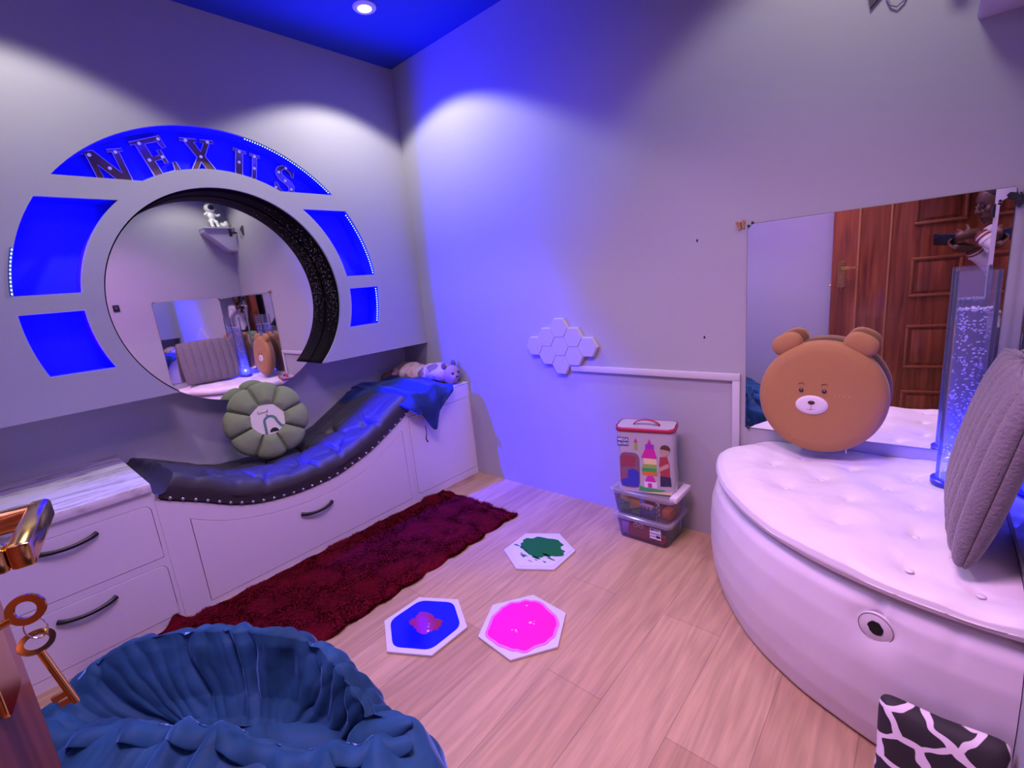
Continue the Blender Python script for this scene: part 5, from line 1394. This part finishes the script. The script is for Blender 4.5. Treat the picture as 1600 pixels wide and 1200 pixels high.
for s in (-1, 1):
    bm_ball(bm, HP(0.086, s*0.011, -0.026), 0.0095, 2); bm_ball(bm, HP(-0.005, s*0.073, -0.01), (0.018, 0.009, 0.030), 2, Rh)
    bm_ball(bm, HP(0.055, s*0.038, -0.02), (0.022, 0.022, 0.022), 2, Rh)
bm_ball(bm, HP(0.080, 0, -0.054), (0.010, 0.022, 0.006), 2, Rh); bm_ball(bm, HP(0.078, 0, -0.065), (0.010, 0.019, 0.007), 2, Rh)
for sh, el, wr in ((shL, elL, wrL), (shR, elR, wrR)):
    bm_limb(bm, [sh, el, wr], [0.046, 0.036, 0.025], 14)
# hands: palm and five bent fingers each, closed on the end of the phone
def hand(wr, palm, fingdir, curl, side, thumb):
    fd = V_(fingdir).normalized(); cu_ = V_(curl); cu_ = (cu_-fd*cu_.dot(fd)).normalized(); sd = fd.cross(cu_)*side
    bm_limb(bm, [wr, wr.lerp(palm, 0.6), palm], [0.026, 0.030, 0.026], 12)
    for k in range(4):
        o_ = sd*(0.026-0.0175*k); ln = (0.068, 0.076, 0.071, 0.056)[k]
        a = palm + o_ + fd*0.012; b_ = a + fd*ln*0.42 + cu_*0.004; c = b_ + fd*ln*0.22 + cu_*ln*0.24; d = c + cu_*ln*0.28 - fd*ln*0.04
        bm_limb(bm, [palm + o_*0.8 - fd*0.01, a, b_, c, d], [0.0105, 0.0095, 0.0088, 0.0080, 0.0070], 8)
    th0 = wr.lerp(palm, 0.55) + sd*0.024; th1 = th0 + sd*0.018 + fd*0.026 + cu_*0.006; th2 = th1 + fd*0.026 + V_(thumb)*0.012
    bm_limb(bm, [wr.lerp(palm, 0.4)+sd*0.010, th0, th1, th2], [0.013, 0.012, 0.0105, 0.0085], 8)
pR = PHM @ V_((0.088, 0.022, 0.004)); pL = PHM @ V_((0.062, -0.052, 0.006))
hand(wrR, pR, -rt*0.95 + up*0.1 - fw*0.25, fw*-1.0 + up*-0.2, 1, -fw)
hand(wrL, pL, -rt*0.75 + up*0.55, -fw*0.2 + up*1.0, -1, up)
body = fuse('body', bm, M_skin, t, 0.0042, 3)
# clothes
bm = bmesh.new()
bm_limb(bm, [hip + V_((0, 0, -0.03)), hip.lerp(chest, 0.45), chest, neckb + V_((0.005, 0, -0.045))], [0.136, 0.122, 0.136, 0.082], 24)
for sh, el, wr in ((shL, elL, wrL), (shR, elR, wrR)):
    bm_limb(bm, [chest + V_((0, 0, 0.09)), sh], [0.092, 0.066], 16)
    bm_limb(bm, [sh, el, el.lerp(wr, 0.78)], [0.064, 0.052, 0.041], 16)
fuse('sweater', bm, M_sweater, t, 0.006, 4)
for el, wr in ((elL, wrL), (elR, wrR)):
    a = el.lerp(wr, 0.76); b_ = el.lerp(wr, 0.95); n_ = (b_-a)
    tube('cuff', [a, a+n_*0.33], [0.0435, 0.040], M_sweater, t, 20); tube('cuff_stripe', [a+n_*0.335, a+n_*0.55], [0.0398, 0.0385], M_cuff, t, 20)
    tube('cuff_stripe', [a+n_*0.70, a+n_*0.95], [0.0378, 0.0365], M_cuff, t, 20); tube('cuff', [a+n_*0.552, a+n_*0.698], [0.0384, 0.0379], M_sweater, t, 20)
bm = bmesh.new()
bm_limb(bm, [hip + V_((0, 0, 0.05)), hip + V_((0, 0, -0.06))], [0.128, 0.132], 20)
for s in (-1, 1):
    h0 = hip + l__*(s*0.075) + V_((0, 0, -0.02)); kn = h0 + f_*0.03 + V_((0, 0, -0.36)); an = h0 - f_*0.01 + V_((0, 0, -0.66))
    bm_limb(bm, [h0, kn, an], [0.100, 0.072, 0.062], 16)
fuse('trousers', bm, M_trou, t, 0.007, 4)
for s in (-1, 1):
    an = hip + l__*(s*0.075) - f_*0.01 + V_((0, 0, -0.74))
    bm = bmesh.new(); bm_ball(bm, an + f_*0.05 + V_((0, 0, -0.015)), (0.115, 0.046, 0.044), 3, Matrix.Rotation(atan2(f_.y, f_.x), 4, 'Z'))
    for v_ in bm.verts: v_.co.z = max(v_.co.z, 0.002)
    frombm('shoe', bm, M_shoe, t, smooth=180)
bm = bmesh.new()
bm_ball(bm, HP(-0.030, 0, 0.040), (0.094, 0.082, 0.090), 3, Rh); bm_ball(bm, HP(-0.060, 0, -0.02), (0.062, 0.074, 0.080), 3, Rh); bm_ball(bm, HP(-0.105, 0, 0.06), (0.045, 0.048, 0.045), 3, Rh)
fuse('hair', bm, M_hair, t, 0.006, 3)
for s in (-1, 1):
    ball('eye', HP(0.0745, s*0.030, 0.004), 0.0095, mat('eye_dark', (0.03, 0.02, 0.018), 0.1), t, 2)
    tube('eyebrow', [HP(0.080, s*0.016, 0.024), HP(0.080, s*0.030, 0.029), HP(0.070, s*0.046, 0.025)], 0.0028, M_hair, t, 6)
